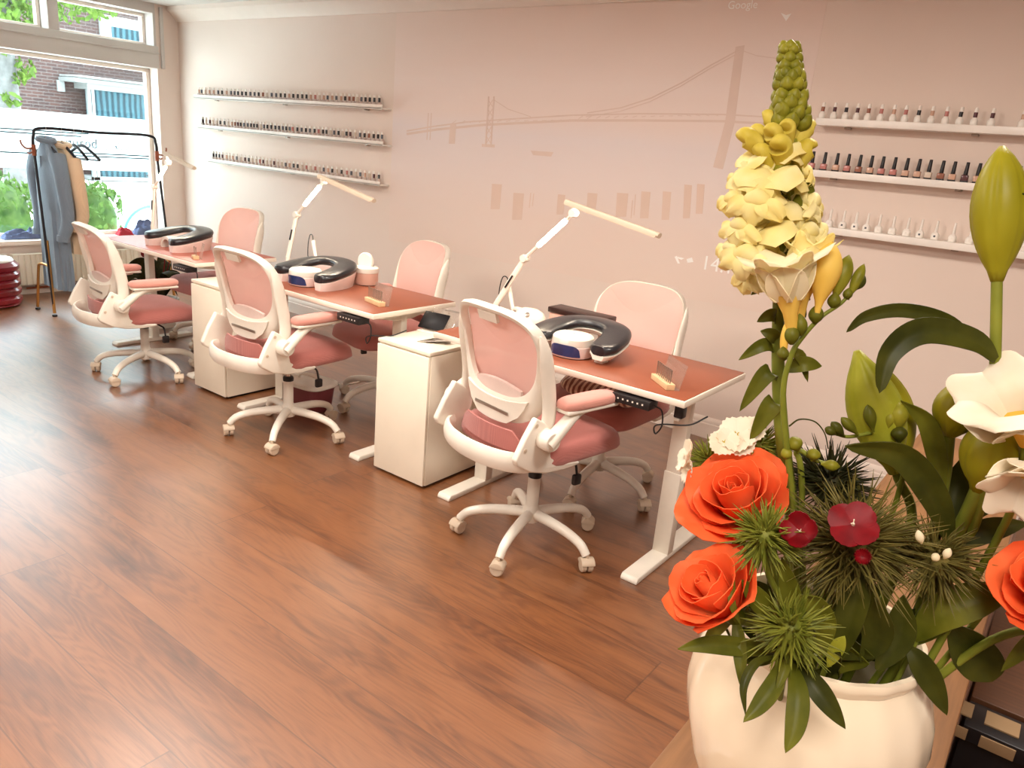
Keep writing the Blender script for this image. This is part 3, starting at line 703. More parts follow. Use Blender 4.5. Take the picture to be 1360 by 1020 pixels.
        MB().lathe([(0, 0), (.006, 0), (.0075, .003), (0, .004)], 12, align((s*.250, -.305, .56), (s, 0, 0))).build('screw', M['beige_plastic'], t)
        ar = MB()
        ar.lathe([(0, 0), (.036, 0), (.039, .006), (.039, .046), (.033, .056), (0, .058)], 20, align((s*.246, -.222, .592), (s, 0, 0)))
        a0 = V((s*.284, -.222, .592)); pts = arc([a0+V((0, -.014, -.012)), a0+V((0, .05, .04)), a0+V((-s*.008, .11, .074)), a0+V((-s*.018, .17, .086)), a0+V((-s*.02, .27, .088))], 5)
        ar.tube(pts, [.032-.016*k/len(pts) for k in range(len(pts))], 12, flat=.8)
        arm = ar.build('armrest', W, t)
        cc = (s*.268, -.035, .712)
        MB().box((cc[0], cc[1], cc[2]-.025), (.078, .26, .014), .006, 2).build('pad_tray', W, arm)
        lo = []
        for (sc, z) in ((.86, -.018), (.97, -.012), (1, 0), (.95, .010), (.8, .017), (.45, .021), (.1, .022)):
            lo.append([(cc[0]+sup(2*PI*k/32, 3.4)[0]*.045*sc, cc[1]+sup(2*PI*k/32, 3.4)[1]*.14*(sc*.5+.5 if sc > .5 else sc), cc[2]+z) for k in range(32)])
        MB().ring_loft(lo).build('arm_pad', M['pad_pink'], arm, ang=60)
    # lower hoop behind the seat
    hp = [V((.228*math.sin(q), -.25-.115*math.cos(q), .497)) for q in [(-1+2*k/20)*1.5 for k in range(21)]]
    MB().tube(hp, .0155, 10, flat=2.5).build('back_hoop', W, t)
    MB().sheet([[V((s_, -.285+1.2*s_*s_, z)) for s_ in [(-1+2*k/10)*{.51: .175, .55: .165, .585: .13}[z] for k in range(11)]] for z in (.51, .55, .585)], .008).build('back_fabric', M['seat_fabric'], t)
    return t
GC = 'pink and white desk chairs'
chair = make_chair('pink mesh desk chair nearest the camera, in front of the closest desk')
def place(o, x, y, deg): o.location = (x, y, 0); o.rotation_euler = (0, 0, math.radians(deg))
BASE = ('base_leg', 'caster', 'caster_hood', 'column', 'collar', 'gas_lift')
def lowered(o, dz):
    for ch in o.children:
        if ch.name.split('.')[0] not in BASE: ch.location.z -= dz
    return o
def spin(o, deg):
    """turns the five-star base to the world angle `deg` (its legs repeat every 72 degrees)"""
    for ch in o.children:
        if ch.name.split('.')[0] in BASE: ch.rotation_euler.z = math.radians(deg)-o.rotation_euler.z
    return o
def seat_at(x, y, deg, low, base, label):
    return spin(lowered(dup(chair, (x, y, 0), math.radians(deg), label, GC), low), base)
chair['group'] = GC
seat_at(-3.166, 2.369, 0, .025, 20, 'pink mesh desk chair in front of the middle desk')
seat_at(-4.55, 2.33, -6, .085, 9, 'pink mesh desk chair in front of the desk nearest the window')
seat_at(-1.645, 3.04, 181, .04, 61, 'pale pink desk chair behind the closest desk, striped cushion on its seat')
seat_at(-3.20, 3.10, 166, .045, 49, 'pale pink desk chair turned aside behind the middle desk')
seat_at(-5.0, 3.10, 181, .06, 10, 'pale pink desk chair behind the desk nearest the window')
place(chair, -1.56, 2.362, -12); spin(chair, 67)

# striped cushion on the seat of the closest back chair
cu = thing('seat_cushion', 'brown and cream striped cushion on the chair behind the closest desk', 'cushion', (-1.60, 2.97, .511), .1)
lo = []
for (sc, z) in ((.6, .0), (.86, .006), (.98, .026), (1.0, .04), (.95, .058), (.8, .072), (.5, .082), (.1, .085)):
    lo.append([(sup(2*PI*k/48, 3)[0]*.21*sc*(1+.02*math.sin(k*1.9)), sup(2*PI*k/48, 3)[1]*.2*sc*(1+.02*math.sin(k*2.3)), z+.004*math.sin(k*1.3)) for k in range(48)])
MB().ring_loft(lo).build('cushion_cover', M['stripes'], cu, ang=70)

# ------------------------------------------------------------------ desks
def make_desk(name, x0, x1, yf, zt, label, clip=False):
    xc, yb = (x0+x1)/2, yf+.575; yc = (yf+yb)/2
    t = thing('standing_desk', label, 'desk', (xc, yc, 0), 0, 'white standing desks with terracotta mats')
    hw, hd = (x1-x0)/2, (yb-yf)/2
    MB().box((0, 0, zt-.0125), (hw*2, hd*2, .025), .004).build('tabletop', M['desk_white'], t)
    for s in (-1, 1):
        x = s*(hw-.115)
        MB().prism([(-.285, 0), (.285, 0), (.285, .012), (.275, .026), (-.275, .026), (-.285, .012)], x-.036, x+.036, .004).build('foot', M['white_metal'], t)
        MB().box((x, .0, .20), (.072, .05, .36), .004).build('outer_leg', M['white_metal'], t)
        MB().box((x, .0, (zt-.04+.3)/2), (.062, .042, zt-.04-.3), .003).build('inner_leg', M['white_metal'], t)
        MB().prism([(-.22, zt-.026), (.22, zt-.026), (.21, zt-.045), (.06, zt-.075), (-.06, zt-.075), (-.21, zt-.045)], x-.03, x+.03, .003).build('top_bracket', M['white_metal'], t)
        if clip and s < 0:
            for z in (.5, .6): MB().box((x+.0, -.027, z), (.028, .012, .045), .004).build('cable_clip', M['black_plastic'], t)
    for y in (-.05, .05): MB().box((0, y, zt-.045), (2*hw-.26, .035, .035), .003).build('crossbar', M['white_metal'], t)
    return t
D3 = (-2.178, -.985, 2.385, .765); D2 = (-3.745, -2.555, 2.385, .765); D1 = (-5.38, -4.195, 2.475, .742)
make_desk('d3', *D3, 'white standing desk with terracotta mat, closest to the camera')
make_desk('d2', *D2, 'white standing desk with terracotta mat, middle of the row', True)
make_desk('d1', *D1, 'white standing desk with pinkish mat, nearest the window')
for (x0, x1, yf, zt), m, lab in ((D3, 'desk_mat', 'terracotta leather mat covering the closest desk'), (D2, 'desk_mat', 'terracotta leather mat covering the middle desk'), (D1, 'desk_mat_pink', 'dusty pink leather mat covering the desk nearest the window')):
    o = tag(MB().box(((x0+x1)/2, yf+.2885, zt+.0012), (x1-x0-.012, .565, .0022), .0008).build('desk_mat', M[m]), lab, 'desk mat', 'leather desk mats')
def controller(x, D, lab):
    yf, zt = D[2], D[3]
    t = thing('height_controller', lab, 'control box', (x, yf+.02, zt-.026), 0, 'desk height controllers')
    MB().box((0, -.005, -.022), (.155, .07, .034), .004).build('case', M['black_plastic'], t)
    d = MB()
    for k in range(6): d.box((-.05+.02*k, -.0405, -.021), (.006, .001, .006))
    d.build('buttons', M['white_plastic'], t)
    MB().tube(arc([(.078, .0, -.025), (.105, .01, -.04), (.118, .0, -.09), (.10, -.004, -.125), (.092, -.004, -.10), (.12, .005, -.085), (.20, .05, -.075), (.235, .12, -.05)], 6), .003, 6).build('cable', M['black_rubber'], t)
controller(-1.185, D3, 'black height controller under the front edge of the closest desk')
controller(-2.71, D2, 'black height controller under the front edge of the middle desk')
controller(-4.33, D1, 'black height controller under the front edge of the desk nearest the window')
sk = thing('power_socket', 'small black socket with white plug beside the closest desk leg', 'socket', (-1.045, 2.50, .69)); MB().box((0, 0, 0), (.035, .04, .05), .005).build('case', M['black_plastic'], sk); MB().box((-.005, -.004, -.032), (.022, .022, .014), .004).build('plug', M['white_plastic'], sk)
MB().box((0, .02, .036), (.03, .05, .022), .004).build('mount', M['black_plastic'], sk)

# ------------------------------------------------------------------ pedestal cabinets between the desks
def cabinet(x0, x1, y0, y1, h, lab):
    t = thing('pedestal_cabinet', lab, 'cabinet', ((x0+x1)/2, (y0+y1)/2, 0), 0, 'white pedestal cabinets')
    w, d = x1-x0, y1-y0
    MB().box((0, .006, .012+(h-.03)/2), (w, d-.012, h-.034), .003).build('carcass', M['cabinet_white'], t)
    MB().box((0, 0, h-.009), (w, d, .018), .003).build('top_panel', M['cabinet_white'], t)
    MB().box((0, -d/2+.004, .014+(h-.036)/2), (w-.004, .016, h-.040), .003).build('front_panel', M['cabinet_white'], t)
    MB().box((0, .01, .008), (w-.03, d-.04, .016)).build('plinth', M['black_rubber'], t)
cabinet(-2.527, -2.195, 2.392, 2.80, .662, 'tall white pedestal cabinet between the closest and middle desks')
cabinet(-4.14, -3.815, 2.415, 2.79, .665, 'tall white pedestal cabinet between the middle and far desks')

# ------------------------------------------------------------------ things on the desks
def curve_pts(k, n): return [i/(n-1) for i in range(n)]
def hand_rest(x, y, z, lab, rz=0, arch=False, sc=1.0, cush='black_leather', thin=False):
    t = thing('hand_rest', lab, 'hand rest', (x, y, z), rz, 'horseshoe hand rests'); t.scale = (sc, sc, sc)
    # horseshoe opening towards -Y; base wedge slopes down to the front
    path = [(-.168, -.17), (-.172, -.08), (-.155, .02), (-.105, .095), (0, .125), (.105, .095), (.155, .02), (.172, -.08), (.168, -.17)]
    c = arc([(a, b, 0) for a, b in path], 6); T, N = frames(c); L = len(c)
    def section(hw, z0f, z1f, rnd):
        rings = []
        for i in range(L):
            s = T[i].cross(V((0, 0, 1))).normalized(); u_ = i/(L-1); e = min(u_, 1-u_)
            taper = min(1, (e/.07))**.5 if e < .07 else 1; w = hw*(.5+.5*taper)
            y = c[i].y; z0, z1 = z0f(y), z1f(y); ring = []
            for (a, b) in rnd: ring.append(c[i]+s*(w*a)+V((0, 0, z0+(z1-z0)*b)))
            rings.append(ring)
        return rings
    f_top = lambda y: .045+.055*(y+.17)/.30
    bm_ = M['white_plastic'] if thin else M['pink_hard']
    MB().ring_loft(section(.066 if thin else .062, (lambda y: f_top(y)-.022) if thin else (lambda y: 0.0), f_top, [(-.72, 0), (-.8, .3), (-1, .85), (-1, 1), (1, 1), (1, .85), (.8, .3), (.72, 0)])).build('base', bm_, t, ang=35)
    if thin:
        for (px_, py_) in ((-.155, -.10), (.155, -.10), (0, .12)): MB().box((px_, py_, (f_top(py_)-.02)/2), (.045, .06, f_top(py_)-.016), .004).build('foot_block', bm_, t)
    rd = [(math.copysign(abs(math.cos(q))**.6, math.cos(q)), .5+.5*math.copysign(abs(math.sin(q))**.8, math.sin(q))) for q in [2*PI*k/16 for k in range(16)]]
    MB().ring_loft(section(.068, lambda y: f_top(y)-.002, lambda y: f_top(y)+.044, rd)).build('cushion', M[cush], t, ang=60)
    if arch:
        a = MB()
        ang = [PI*k/14 for k in range(15)]
        for (r0, r1, y0, y1) in ((.058, .078, -.12, .06),):
            rings = [[(r*math.cos(q), yy, r*math.sin(q)*1.05) for (r, yy) in ((r0, y0), (r1, y0), (r1, y1), (r0, y1))] for q in ang]
            a.ring_loft(rings)
        a.build('dust_arch', M['white_plastic'], t)
    return t
hand_rest(-1.585, 2.668, D3[3]+.0024, 'glossy black horseshoe hand rest on the closest desk', math.radians(2), thin=True, sc=.88)
hand_rest(-3.27, 2.66, D2[3]+.0024, 'black horseshoe hand rest on pink base on the middle desk', math.radians(2), sc=.92)
hand_rest(-4.76, 2.73, D1[3]+.0024, 'dark horseshoe hand rest with white arch on the far desk', math.radians(-3), True, .95)
def uv_lamp(x, y, z, lab, rz):
    t = thing('nail_lamp', lab, 'nail lamp', (x, y, z), rz, 'oval nail lamps'); t.scale = (.84, .84, .92)
    MB().lathe([(0, .004), (.098, .004), (.101, .009), (.1, .052), (.095, .056), (0, .056)], 48, sx=1.0, sy=.98, sup=2.3).build('body', M['pink_hard'], t)
    MB().lathe([(0, .054), (.097, .054), (.099, .06), (.097, .085), (.088, .094), (.05, .098), (0, .099)], 48, sx=1.0, sy=.98, sup=2.3).build('top_shell', M['white_plastic'], t)
    MB().lathe([(0, 0), (.092, 0), (.096, .006), (0, .006)], 40, sx=1.0, sy=.98, sup=2.3).build('base_plate', M['black_plastic'], t)
    P = []
    n = 20
    for i in range(n+1):
        u_ = -1+2*i/n; a = -PI/2+u_*.85; cx, cy = math.copysign(abs(math.cos(a))**(2/2.3), math.cos(a)), math.copysign(abs(math.sin(a))**(2/2.3), math.sin(a))
        h = .016+.046*math.sqrt(max(0, 1-abs(u_)**4)); P.append([(cx*.102, cy*.100-.0005, .012+(h-.012)*k/3) for k in range(4)])
    MB().sheet(P, .003).build('opening', M['navy_glass'], t)
    MB().box((0, 0, .0995), (.018, .003, .001)).build('display', M['grey_metal'], t)
uv_lamp(-1.582, 2.575, D3[3]+.0024, 'oval white and pink nail lamp inside the hand rest on the closest desk', math.radians(6))
uv_lamp(-3.272, 2.56, D2[3]+.0024, 'oval white nail lamp inside the hand rest on the middle desk', math.radians(6))

def desk_lamp(D, zt, k1, k2, b0, b1, y, lab, xl, py):
    base = V((xl, py, zt))
    t = thing('desk_lamp', lab, 'lamp', (xl, py, zt), 0, 'clamp desk lamps with white bars')
    MB().box((xl+.012, py, zt+.006), (.05, .045, .010), .003).box((xl-.010, py, zt-.03), (.008, .045, .075), .003).box((xl+.012, py, zt-.064), (.05, .04, .010), .003).tube([(xl+.015, py, zt-.06), (xl+.015, py, zt-.028)], .008, 10).tube([(xl, py, zt+.01), (xl, py, zt+.07)], .013, 14).build('clamp', M['white_plastic'], t, True)
    a0 = V((xl, py, zt+.06)); K1, K2, B0, B1 = ony(*k1, y), ony(*k2, y), ony(*b0, y), ony(*b1, y-.06)
    la = MB().tube([a0, K1], .0105, 8, flat=1.3).build('lower_arm', M['white_metal'], t, True)
    d = (K1-a0); m0, m1 = a0+d*.42, a0+d*.66; s = V((.0, -.0125, 0))
    MB().tube([m0+s, m1+s], .005, 6).build('label_strip', M['black_plastic'], la, True).location -= t.location*0
    d2 = K2-K1; E0, E1 = K1+d2*.28, K1+d2*.86
    MB().tube([K1, K2], [.009, .007], 8).build('upper_arm', M['white_metal'], t, True)
    MB().tube([E0, E0.lerp(E1, .05), E0.lerp(E1, .95), E1], [.008, .0115, .0115, .008], 12).build('light_tube', M['lamp_glow'], t, True)
    for K, nm in ((K1, 'elbow_joint'), (K2, 'head_joint')):
        MB().lathe([(0, -.018), (.017, -.018), (.019, -.012), (.019, .012), (.017, .018), (0, .018)], 16, align(K, (0, 1, 0))).build(nm, M['white_plastic'], t, True)
    dd = (B1-B0); sd = V((-dd.y, dd.x, 0)).normalized(); up_ = dd.cross(sd).normalized(); up_ = up_ if up_.z > 0 else -up_
    sec = [(-.013, -.012), (-.0135, .004), (-.009, .0105), (.009, .0105), (.0135, .004), (.013, -.012), (.0105, -.012), (.0105, -.006), (-.0105, -.006), (-.0105, -.012)]
    MB().ring_loft([[P_+sd*a+up_*b for a, b in sec] for P_ in (B0, B1)]).build('light_bar', M['beige_plastic'], t, True)
    q0, q1 = B0+dd*.10-up_*.0072, B0+dd*.96-up_*.0072
    MB().ring_loft([[q+sd*a+up_*b for a, b in ((-.0098, -.001), (-.0098, .001), (.0098, .001), (.0098, -.001))] for q in (q0, q1)]).build('diffuser', M['bar_glow'], t, True)
    MB().tube([B1, B1+dd.normalized()*.012], .014, 12, flat=.8).build('end_cap', M['beige_plastic'], t, True)
    MB().tube([K2, B0.lerp(B1, .1)], .008, 8).build('neck', M['white_plastic'], t, True)
M['bar_glow'] = emis('bar_glow', (255, 236, 212), 110)
desk_lamp(D3, D3[3], (697, 343), (762, 283), (752, 268), (873, 312), 2.85, 'white bar lamp with glowing arm clamped to the closest desk', D3[0], 2.80)
desk_lamp(D2, D2[3], (394, 285), (431, 240), (424, 234), (495, 266), 2.85, 'white bar lamp with glowing arm clamped to the middle desk', D2[0], 2.80)
desk_lamp(D1, D1[3], (205, 248), (223, 216), (218, 203), (257, 223), 2.90, 'white bar lamp clamped to the far desk against the window', D1[0], 2.86)

def drill_machine(x, y, z, lab, rz=0):
    t = thing('nail_drill', lab, 'nail drill', (x, y, z), rz, 'white nail drills')
    MB().lathe([(0, 0), (.068, 0), (.072, .008), (.07, .045), (.06, .066), (.035, .08), (0, .084)], 32, sx=1.15, sy=.85).build('base', M['white_plastic'], t)
    MB().tube([(-.085, -.02, .055), (-.14, -.0, .17)], [.008, .0125], 12).tube([(-.085, -.02, .055), (-.075, -.022, .03)], [.006, .004], 10).build('handpiece', M['white_plastic'], t)
    MB().box((-.062, -.015, .07), (.04, .03, .015), .004).build('cradle', M['white_plastic'], t)
    MB().tube(arc([(-.14, 0, .17), (-.16, .01, .2), (-.19, .015, .195), (-.2, .01, .13), (-.19, .01, .05), (-.12, .03, .012), (-.05, .03, .02)], 5), .0025, 6).build('cord', M['black_rubber'], t)
    MB().lathe([(0, 0), (.012, 0), (.012, .01), (0, .012)], 14, align((.02, -.045, .058), (0, -.7, .6))).build('knob', M['grey_metal'], t)
drill_machine(-2.0, 2.85, D3[3]+.0024, 'white nail drill behind the chair back on the closest desk')
drill_machine(-3.485, 2.89, D2[3]+.0024, 'white nail drill behind the hand rest on the middle desk')
# round dispenser on the middle desk
t = thing('pad_dispenser', 'white and pink round dispenser at the back of the middle desk', 'dispenser', (-3.135, 2.865, D2[3]+.0024))
MB().lathe([(0, .004), (.062, .004), (.064, .01), (.064, .07), (0, .07)], 32).build('body', M['pink_box'], t)
MB().lathe([(0, .068), (.066, .068), (.068, .073), (.066, .094), (.06, .098), (0, .098)], 32).build('lid', M['white_plastic'], t)
MB().lathe([(0, -.012), (.045, -.012), (.05, -.006), (.05, .006), (.045, .012), (0, .012)], 32, align((-.03, .02, .12), (.25, -1, 0))).build('disc', M['white_plastic'], t)
for a in (.5, 2.6, 4.6): MB().lathe([(0, 0), (.007, 0), (.007, .006), (0, .006)], 10, Matrix.Translation((.045*math.cos(a), .045*math.sin(a), 0))).build('foot', M['black_rubber'], t)
# pink box with dark lid at the back of the closest desk
bp_ = onz(728, 404, .885)
t = thing('storage_box', 'pink storage box with a dark brown lid at the back of the closest desk', 'box', (-1.755, 2.905, D3[3]+.0024), 0)
MB().box((0, 0, .043), (.29, .095, .086), .006).build('body', M['pink_box'], t); MB().box((0, 0, .098), (.305, .105, .026), .005).build('lid', M['brown_lid'], t)
# drill bit stands
def bit_stand(x, y, z, rz, n, lab, wide=.1):
    t = thing('drill_bit_stand', lab, 'bit stand', (x, y, z), rz, 'clear bit stands on the desks')
    MB().box((0, 0, .011), (.034, wide, .022), .002).build('wood_base', M['light_wood'], t)
    for k in range(n):
        y_ = -wide*.42+wide*.84*k/max(1, n-1)
        MB().tube([(0, y_, .02), (0, y_, .052), (0, y_, .074)], [.0022, .0022, .0034], 8).build('bit', M['grey_metal'], t)
    MB().sheet([[(.03+.02*k/2, yy, .003+.09*k/2) for yy in (-wide*.55, 0, wide*.55)] for k in range(3)], .0025).build('clear_plate', M['acrylic'], t)
    MB().box((.024, 0, .002), (.02, wide*1.1, .003)).build('plate_foot', M['acrylic'], t)
bit_stand(-1.135, 2.507, D3[3]+.0024, math.radians(50), 9, 'wooden drill bit stand with clear plate on the closest desk corner', .145)
bit_stand(-2.725, 2.55, D2[3]+.0024, math.radians(76), 9, 'wooden drill bit stand with clear plate on the middle desk', .15)
bit_stand(-4.33, 2.56, D1[3]+.0024, math.radians(70), 2, 'small wooden bit block with clear plate on the far desk', .06)
# tablet on a clear stand, metal card trays
def tablet(x, y, z, rz, lab, scr):
    t = thing('tablet_stand', lab, 'tablet', (x, y, z), rz)
    tilt = RM((0, 0, .012), rx=math.radians(-42))
    MB().box((0, 0, .055), (.145, .010, .095), .004, M=tilt).build('tablet', M[scr], t)
    MB().box((.035, .012, .075), (.15, .006, .13), .003, M=tilt).build('clear_back', M['acrylic'], t)
    MB().tube([(.02, .014, .135), (.10, .014, .135)], .004, 8, M=tilt).build('top_clip', M['grey_metal'], t)
    MB().box((0, .03, .004), (.13, .09, .008), .003).build('stand_foot', M['white_plastic'], t)
tablet(-2.455, 2.66, .6622, math.radians(8), 'black tablet on a small stand on the closest cabinet', 'screen_black')
tablet(-4.03, 2.68, .6652, math.radians(8), 'white card on a clear stand on the far cabinet', 'paper')
def tray(x, y, z, rz, lab):
    t = thing('card_tray', lab, 'tray', (x, y, z), rz, 'small grey metal trays')
    MB().sheet([[(-.07+.012*abs(j-2), -.05, .002+.004*abs(j-2)), (-.02, -.045+.02*j, .003+.003*abs(j-2)), (.075, -.02+.01*j, .008+.006*abs(j-2))] for j in range(5)], .002).build('dish', M['grey_metal'], t)
    MB().tube([(.0, 0, .006), (.09, .0, .022)], .003, 6).build('clip', M['grey_metal'], t)
tray(-2.315, 2.555, .6625, .3, 'small grey metal tray on the cabinet beside the closest desk')
tray(-3.93, 2.56, .6655, .3, 'small grey metal tray on the cabinet beside the middle desk')
# bin under the middle desk and cable on the floor
TB = V((-3.42, 2.71, 0))
t = thing('lidded_tub', 'maroon tub with a white lid under the middle desk', 'tub', (TB.x, TB.y, 0), math.radians(6))
MB().ring_loft([[(sup(2*PI*k/40, 4)[0]*w, sup(2*PI*k/40, 4)[1]*w*.72, z) for k in range(40)] for w, z in ((.115, 0), (.12, .01), (.138, .15))]).build('tub', M['maroon_box'], t)
MB().ring_loft([[(sup(2*PI*k/40, 4)[0]*w, sup(2*PI*k/40, 4)[1]*w*.74, z) for k in range(40)] for w, z in ((.148, .145), (.154, .152), (.152, .166), (.135, .172), (.12, .166), (.09, .166))]).build('lid', M['white_plastic'], t)
MB().tube(arc([(-.09, 0, .167), (-.06, 0, .19), (.06, 0, .19), (.09, 0, .167)], 5), .006, 8).build('handle', M['white_plastic'], t)
fc = [onz(u, v, .004) for u, v in ((425, 512), (440, 509), (455, 511), (470, 509), (486, 504), (505, 502))]
tag(MB().tube(arc(fc, 5), .004, 6).build('floor_cable', M['white_plastic']), 'white cable lying on the floor beside the lidded tub', 'cable')

# ------------------------------------------------------------------ shelves and polish bottles
def shelf(px0, px1, vref, d, lab, grp, x0=None, x1=None, solid=False):
    yf = YW-d; a, b = ony(*px0, yf), ony(*px1, yf)
    xa, xb = (a.x if x0 is None else x0), (b.x if x1 is None else x1); z = (a.z+b.z)/2
    t = thing('wall_shelf', lab, 'shelf', ((xa+xb)/2, YW-d/2, z), 0, grp)
    L = xb-xa
    (MB().box((0, 0, .0105), (L, d, .033), .002) if solid else MB().box((0, 0, -.0), (L, d, .012), .002)).build('board', M['white_cap'], t)
    if not solid: MB().box((0, -d/2+.005, .012), (L, .010, .030), .002).build('front_lip', M['white_cap'], t)
    for x in (-L*.4, 0, L*.4): MB().box((x, d/2-.02, -.011), (.03, .03, .010), .002).build('bracket', M['grey_metal'], t)
    return xa, xb, z+(.0275 if solid else .006)
DSH = .10
GL, GR = 'left wall polish shelves', 'right wall polish shelves'
S = [shelf((257, 132), (507, 141), 0, DSH, 'long white wall shelf of polishes near the window, top of three', GL),
     shelf((262, 173), (508, 188), 0, DSH, 'long white wall shelf of polishes near the window, middle of three', GL),
     shelf((276, 217), (504, 243), 0, DSH, 'long white wall shelf of polishes near the window, lowest of three', GL)]
R_ = [shelf((1083, 163), (1360, 179), 0, DSH, 'white wall shelf right of the snapdragon, holding white-based bottles, top of three', GR, x1=.15, solid=True),
      shelf((1064, 229), (1292, 254), 0, DSH, 'white wall shelf right of the snapdragon, holding black-capped bottles', GR, x1=.15, solid=True),
      shelf((1074, 305), (1296, 335), 0, DSH, 'white wall shelf right of the snapdragon, holding white bottles, lowest of three', GR, x1=.15, solid=True)]
rnd = random.Random(11)
MID = [plain('polish_%s' % n, c, .25, coat=.4) for n, c in (('ink', (38, 34, 40)), ('plum', (84, 42, 48)), ('rose', (190, 120, 112)), ('nude', (206, 164, 140)), ('slate', (92, 96, 104)), ('clear', (214, 196, 178)), ('copper', (150, 92, 70)))]
body_glass = plain('bottle_glass', (206, 186, 176), .15, coat=.5)
def bottle_mini(mid):
    b = MB(); b.lathe([(0, 0), (.0125, 0), (.0135, .002), (.0135, .024), (.009, .029), (0, .029)], 12, sup=2.8)
    b.cur = 1; b.lathe([(0, .028), (.0082, .028), (.0082, .052), (0, .052)], 10)
    b.cur = 2; b.lathe([(0, .052), (.0080, .052), (.0068, .066), (0, .067)], 10)
    o = b.build('polish_bottle', [body_glass, mid, M['white_cap']]); return o
protos = [bottle_mini(m) for m in MID]
rows = [([100,127,150,174,200,227,250,277,304,325,346,370,393,420,445,470,496,520,548,575,602,628,653,678,705,732,757,783,810,836,862,884,912,937,965,990,1015,1040,1063,1088,1112,1138,1165,1195], 165, 220, 'top', S[0]),
        ([112,133,155,177,195,219,240,265,288,310,328,345,362,382,404,424,442,460,482,502,522,546,570,592,615,635,656,674,702,728,754,778,806,830,857,877,902,924,950,975,998,1021,1050,1080,1107,1133,1162,1188,1212], 355, 425, 'middle', S[1]),
        ([123,140,156,175,193,215,233,252,278,295,315,338,365,388,411,432,455,477,497,519,541,563,586,609,632,655,680,704,731,757,782,810,836,861,886,912,940,968,1000,1027,1054,1081,1109,1136,1163,1193], 545, 670, 'lowest', S[2])]
dark_rows = [[0,1,3,4,5,6,8,9,10,11,12,13,14,15,16,17,18,19,25,26,29,30,32,34,38,39,40,41], None, None]
used = set()
for xs, v0, v1, nm, (xa, xb, zs) in rows:
    for i, x in enumerate(xs):
        px = 240+x/4.533; vv = 90+(v0+(v1-v0)*i/len(xs))/4.533
        X = ony(px, vv, YW-.052).x; X = min(max(X, xa+.02), xb-.02)
        k = rnd.choices(range(7), (7, 1, .6, 2, 5, 3, .5))[0] if nm != 'lowest' or i < 12 else rnd.choices(range(7), (3, .6, .8, 3, 4, 5, .6))[0]
        o = protos[k] if k not in used else protos[k].copy()
        if k in used: C.objects.link(o)
        used.add(k); o.scale = (1.1, 1.1, 1.32); o.location = (X, YW-.052, zs)
        tag(o, 'small polish bottle, %s from the left on the %s shelf near the window' % (ordinal(i+1), nm), 'nail polish', 'polish bottles on the left %s shelf' % nm)
for k, p in enumerate(protos):
    if k not in used: bpy.data.objects.remove(p)
def bottle(kind, bodymat, capmat, midmat, label, grp):
    t = thing('polish_bottle', label, 'nail polish', (0, 0, 0), 0, grp)
    if kind == 'top':
        MB().lathe([(0, 0), (.014, 0), (.0155, .002), (.0155, .022), (.010, .030), (.009, .034), (0, .034)], 16, sup=2.6).build('bottle', bodymat, t)
        MB().lathe([(0, .033), (.0085, .033), (.0085, .056), (0, .056)], 12).build('cap_band', midmat, t)
        MB().lathe([(0, .056), (.0085, .056), (.0065, .076), (0, .077)], 12).build('cap', capmat, t)
    elif kind == 'mid':
        MB().box((0, 0, .016), (.030, .026, .032), .004, 3).build('bottle', bodymat, t)
        MB().box((0, 0, .004), (.0305, .0265, .008), .002).build('bottle_base', M['black_plastic'], t)
        MB().lathe([(0, .031), (.0088, .031), (.0092, .036), (.0072, .086), (.006, .088), (0, .088)], 14).build('cap', capmat, t)
    else:
        MB().lathe([(0, 0), (.016, 0), (.0175, .003), (.0172, .022), (.012, .031), (.008, .034), (0, .034)], 18, sup=3).build('bottle', bodymat, t)
        MB().lathe([(0, .033), (.0065, .033), (.0068, .04), (.0048, .086), (0, .088)], 12).build('cap', capmat, t)
        MB().box((0, -.0172, .016), (.009, .002, .009), .0005).build('label_dot', midmat, t)
    return t
def row_r(xs, v0, v1, kind, nm, zs, grp, mats):
    for i, x in enumerate(xs):
        px = 1070+x/4.638; vv = 120+(v0+(v1-v0)*(x/1345))/4.638
        X = ony(px, vv, YW-.05).x
        lab = '%s, %s from the left on the right-hand %s shelf' % ({'top': 'white bottle with banded cap', 'mid': 'black-capped polish bottle', 'low': 'white bottle with slim white cap'}[kind], ordinal(i+1), nm)
        bmat, cmat, mmat = mats(i)
        t = bottle(kind, bmat, cmat, mmat, lab, grp); t.location = (X, YW-.05, zs)
row_r([100,172,243,312,380,458,535,608,688,770,858,945,1035,1140,1330], 150, 215, 'top', 'top', R_[0][2], 'white bottles on the right top shelf', lambda i: (M['white_cap'], M['white_cap'], MID[(6, 1, 0, 1, 6, 2, 3, 2, 0, 3, 2, 0, 1, 1, 3)[i]]))
row_r([30,103,178,247,318,388,457,530,605,678,745,822,893,970,1045,1125,1205,1290,1370], 495, 610, 'mid', 'middle', R_[1][2], 'black-capped bottles on the right middle shelf', lambda i: (MID[(2, 2, 3, 2, 6, 3, 2, 2, 3, 3, 5, 6, 3, 1, 3, 2, 3, 6, 2)[i]], M['black_plastic'], M['black_plastic']))
row_r([60,140,222,298,368,442,527,615,697,790,897,1003,1110,1220,1330], 830, 990, 'low', 'lowest', R_[2][2], 'white bottles on the right lowest shelf', lambda i: (M['white_cap'], M['white_cap'], MID[4] if i in (2, 3, 4, 8, 9) else M['paper']))
wb = ony(255, 168, YW-.05); t = thing('small_white_box', 'tiny white box at the left end of the middle window-side shelf', 'box', (S[1][0]+.012, YW-.05, S[1][2])); MB().box((0, 0, .016), (.02, .03, .032), .002).build('carton', M['paper'], t)

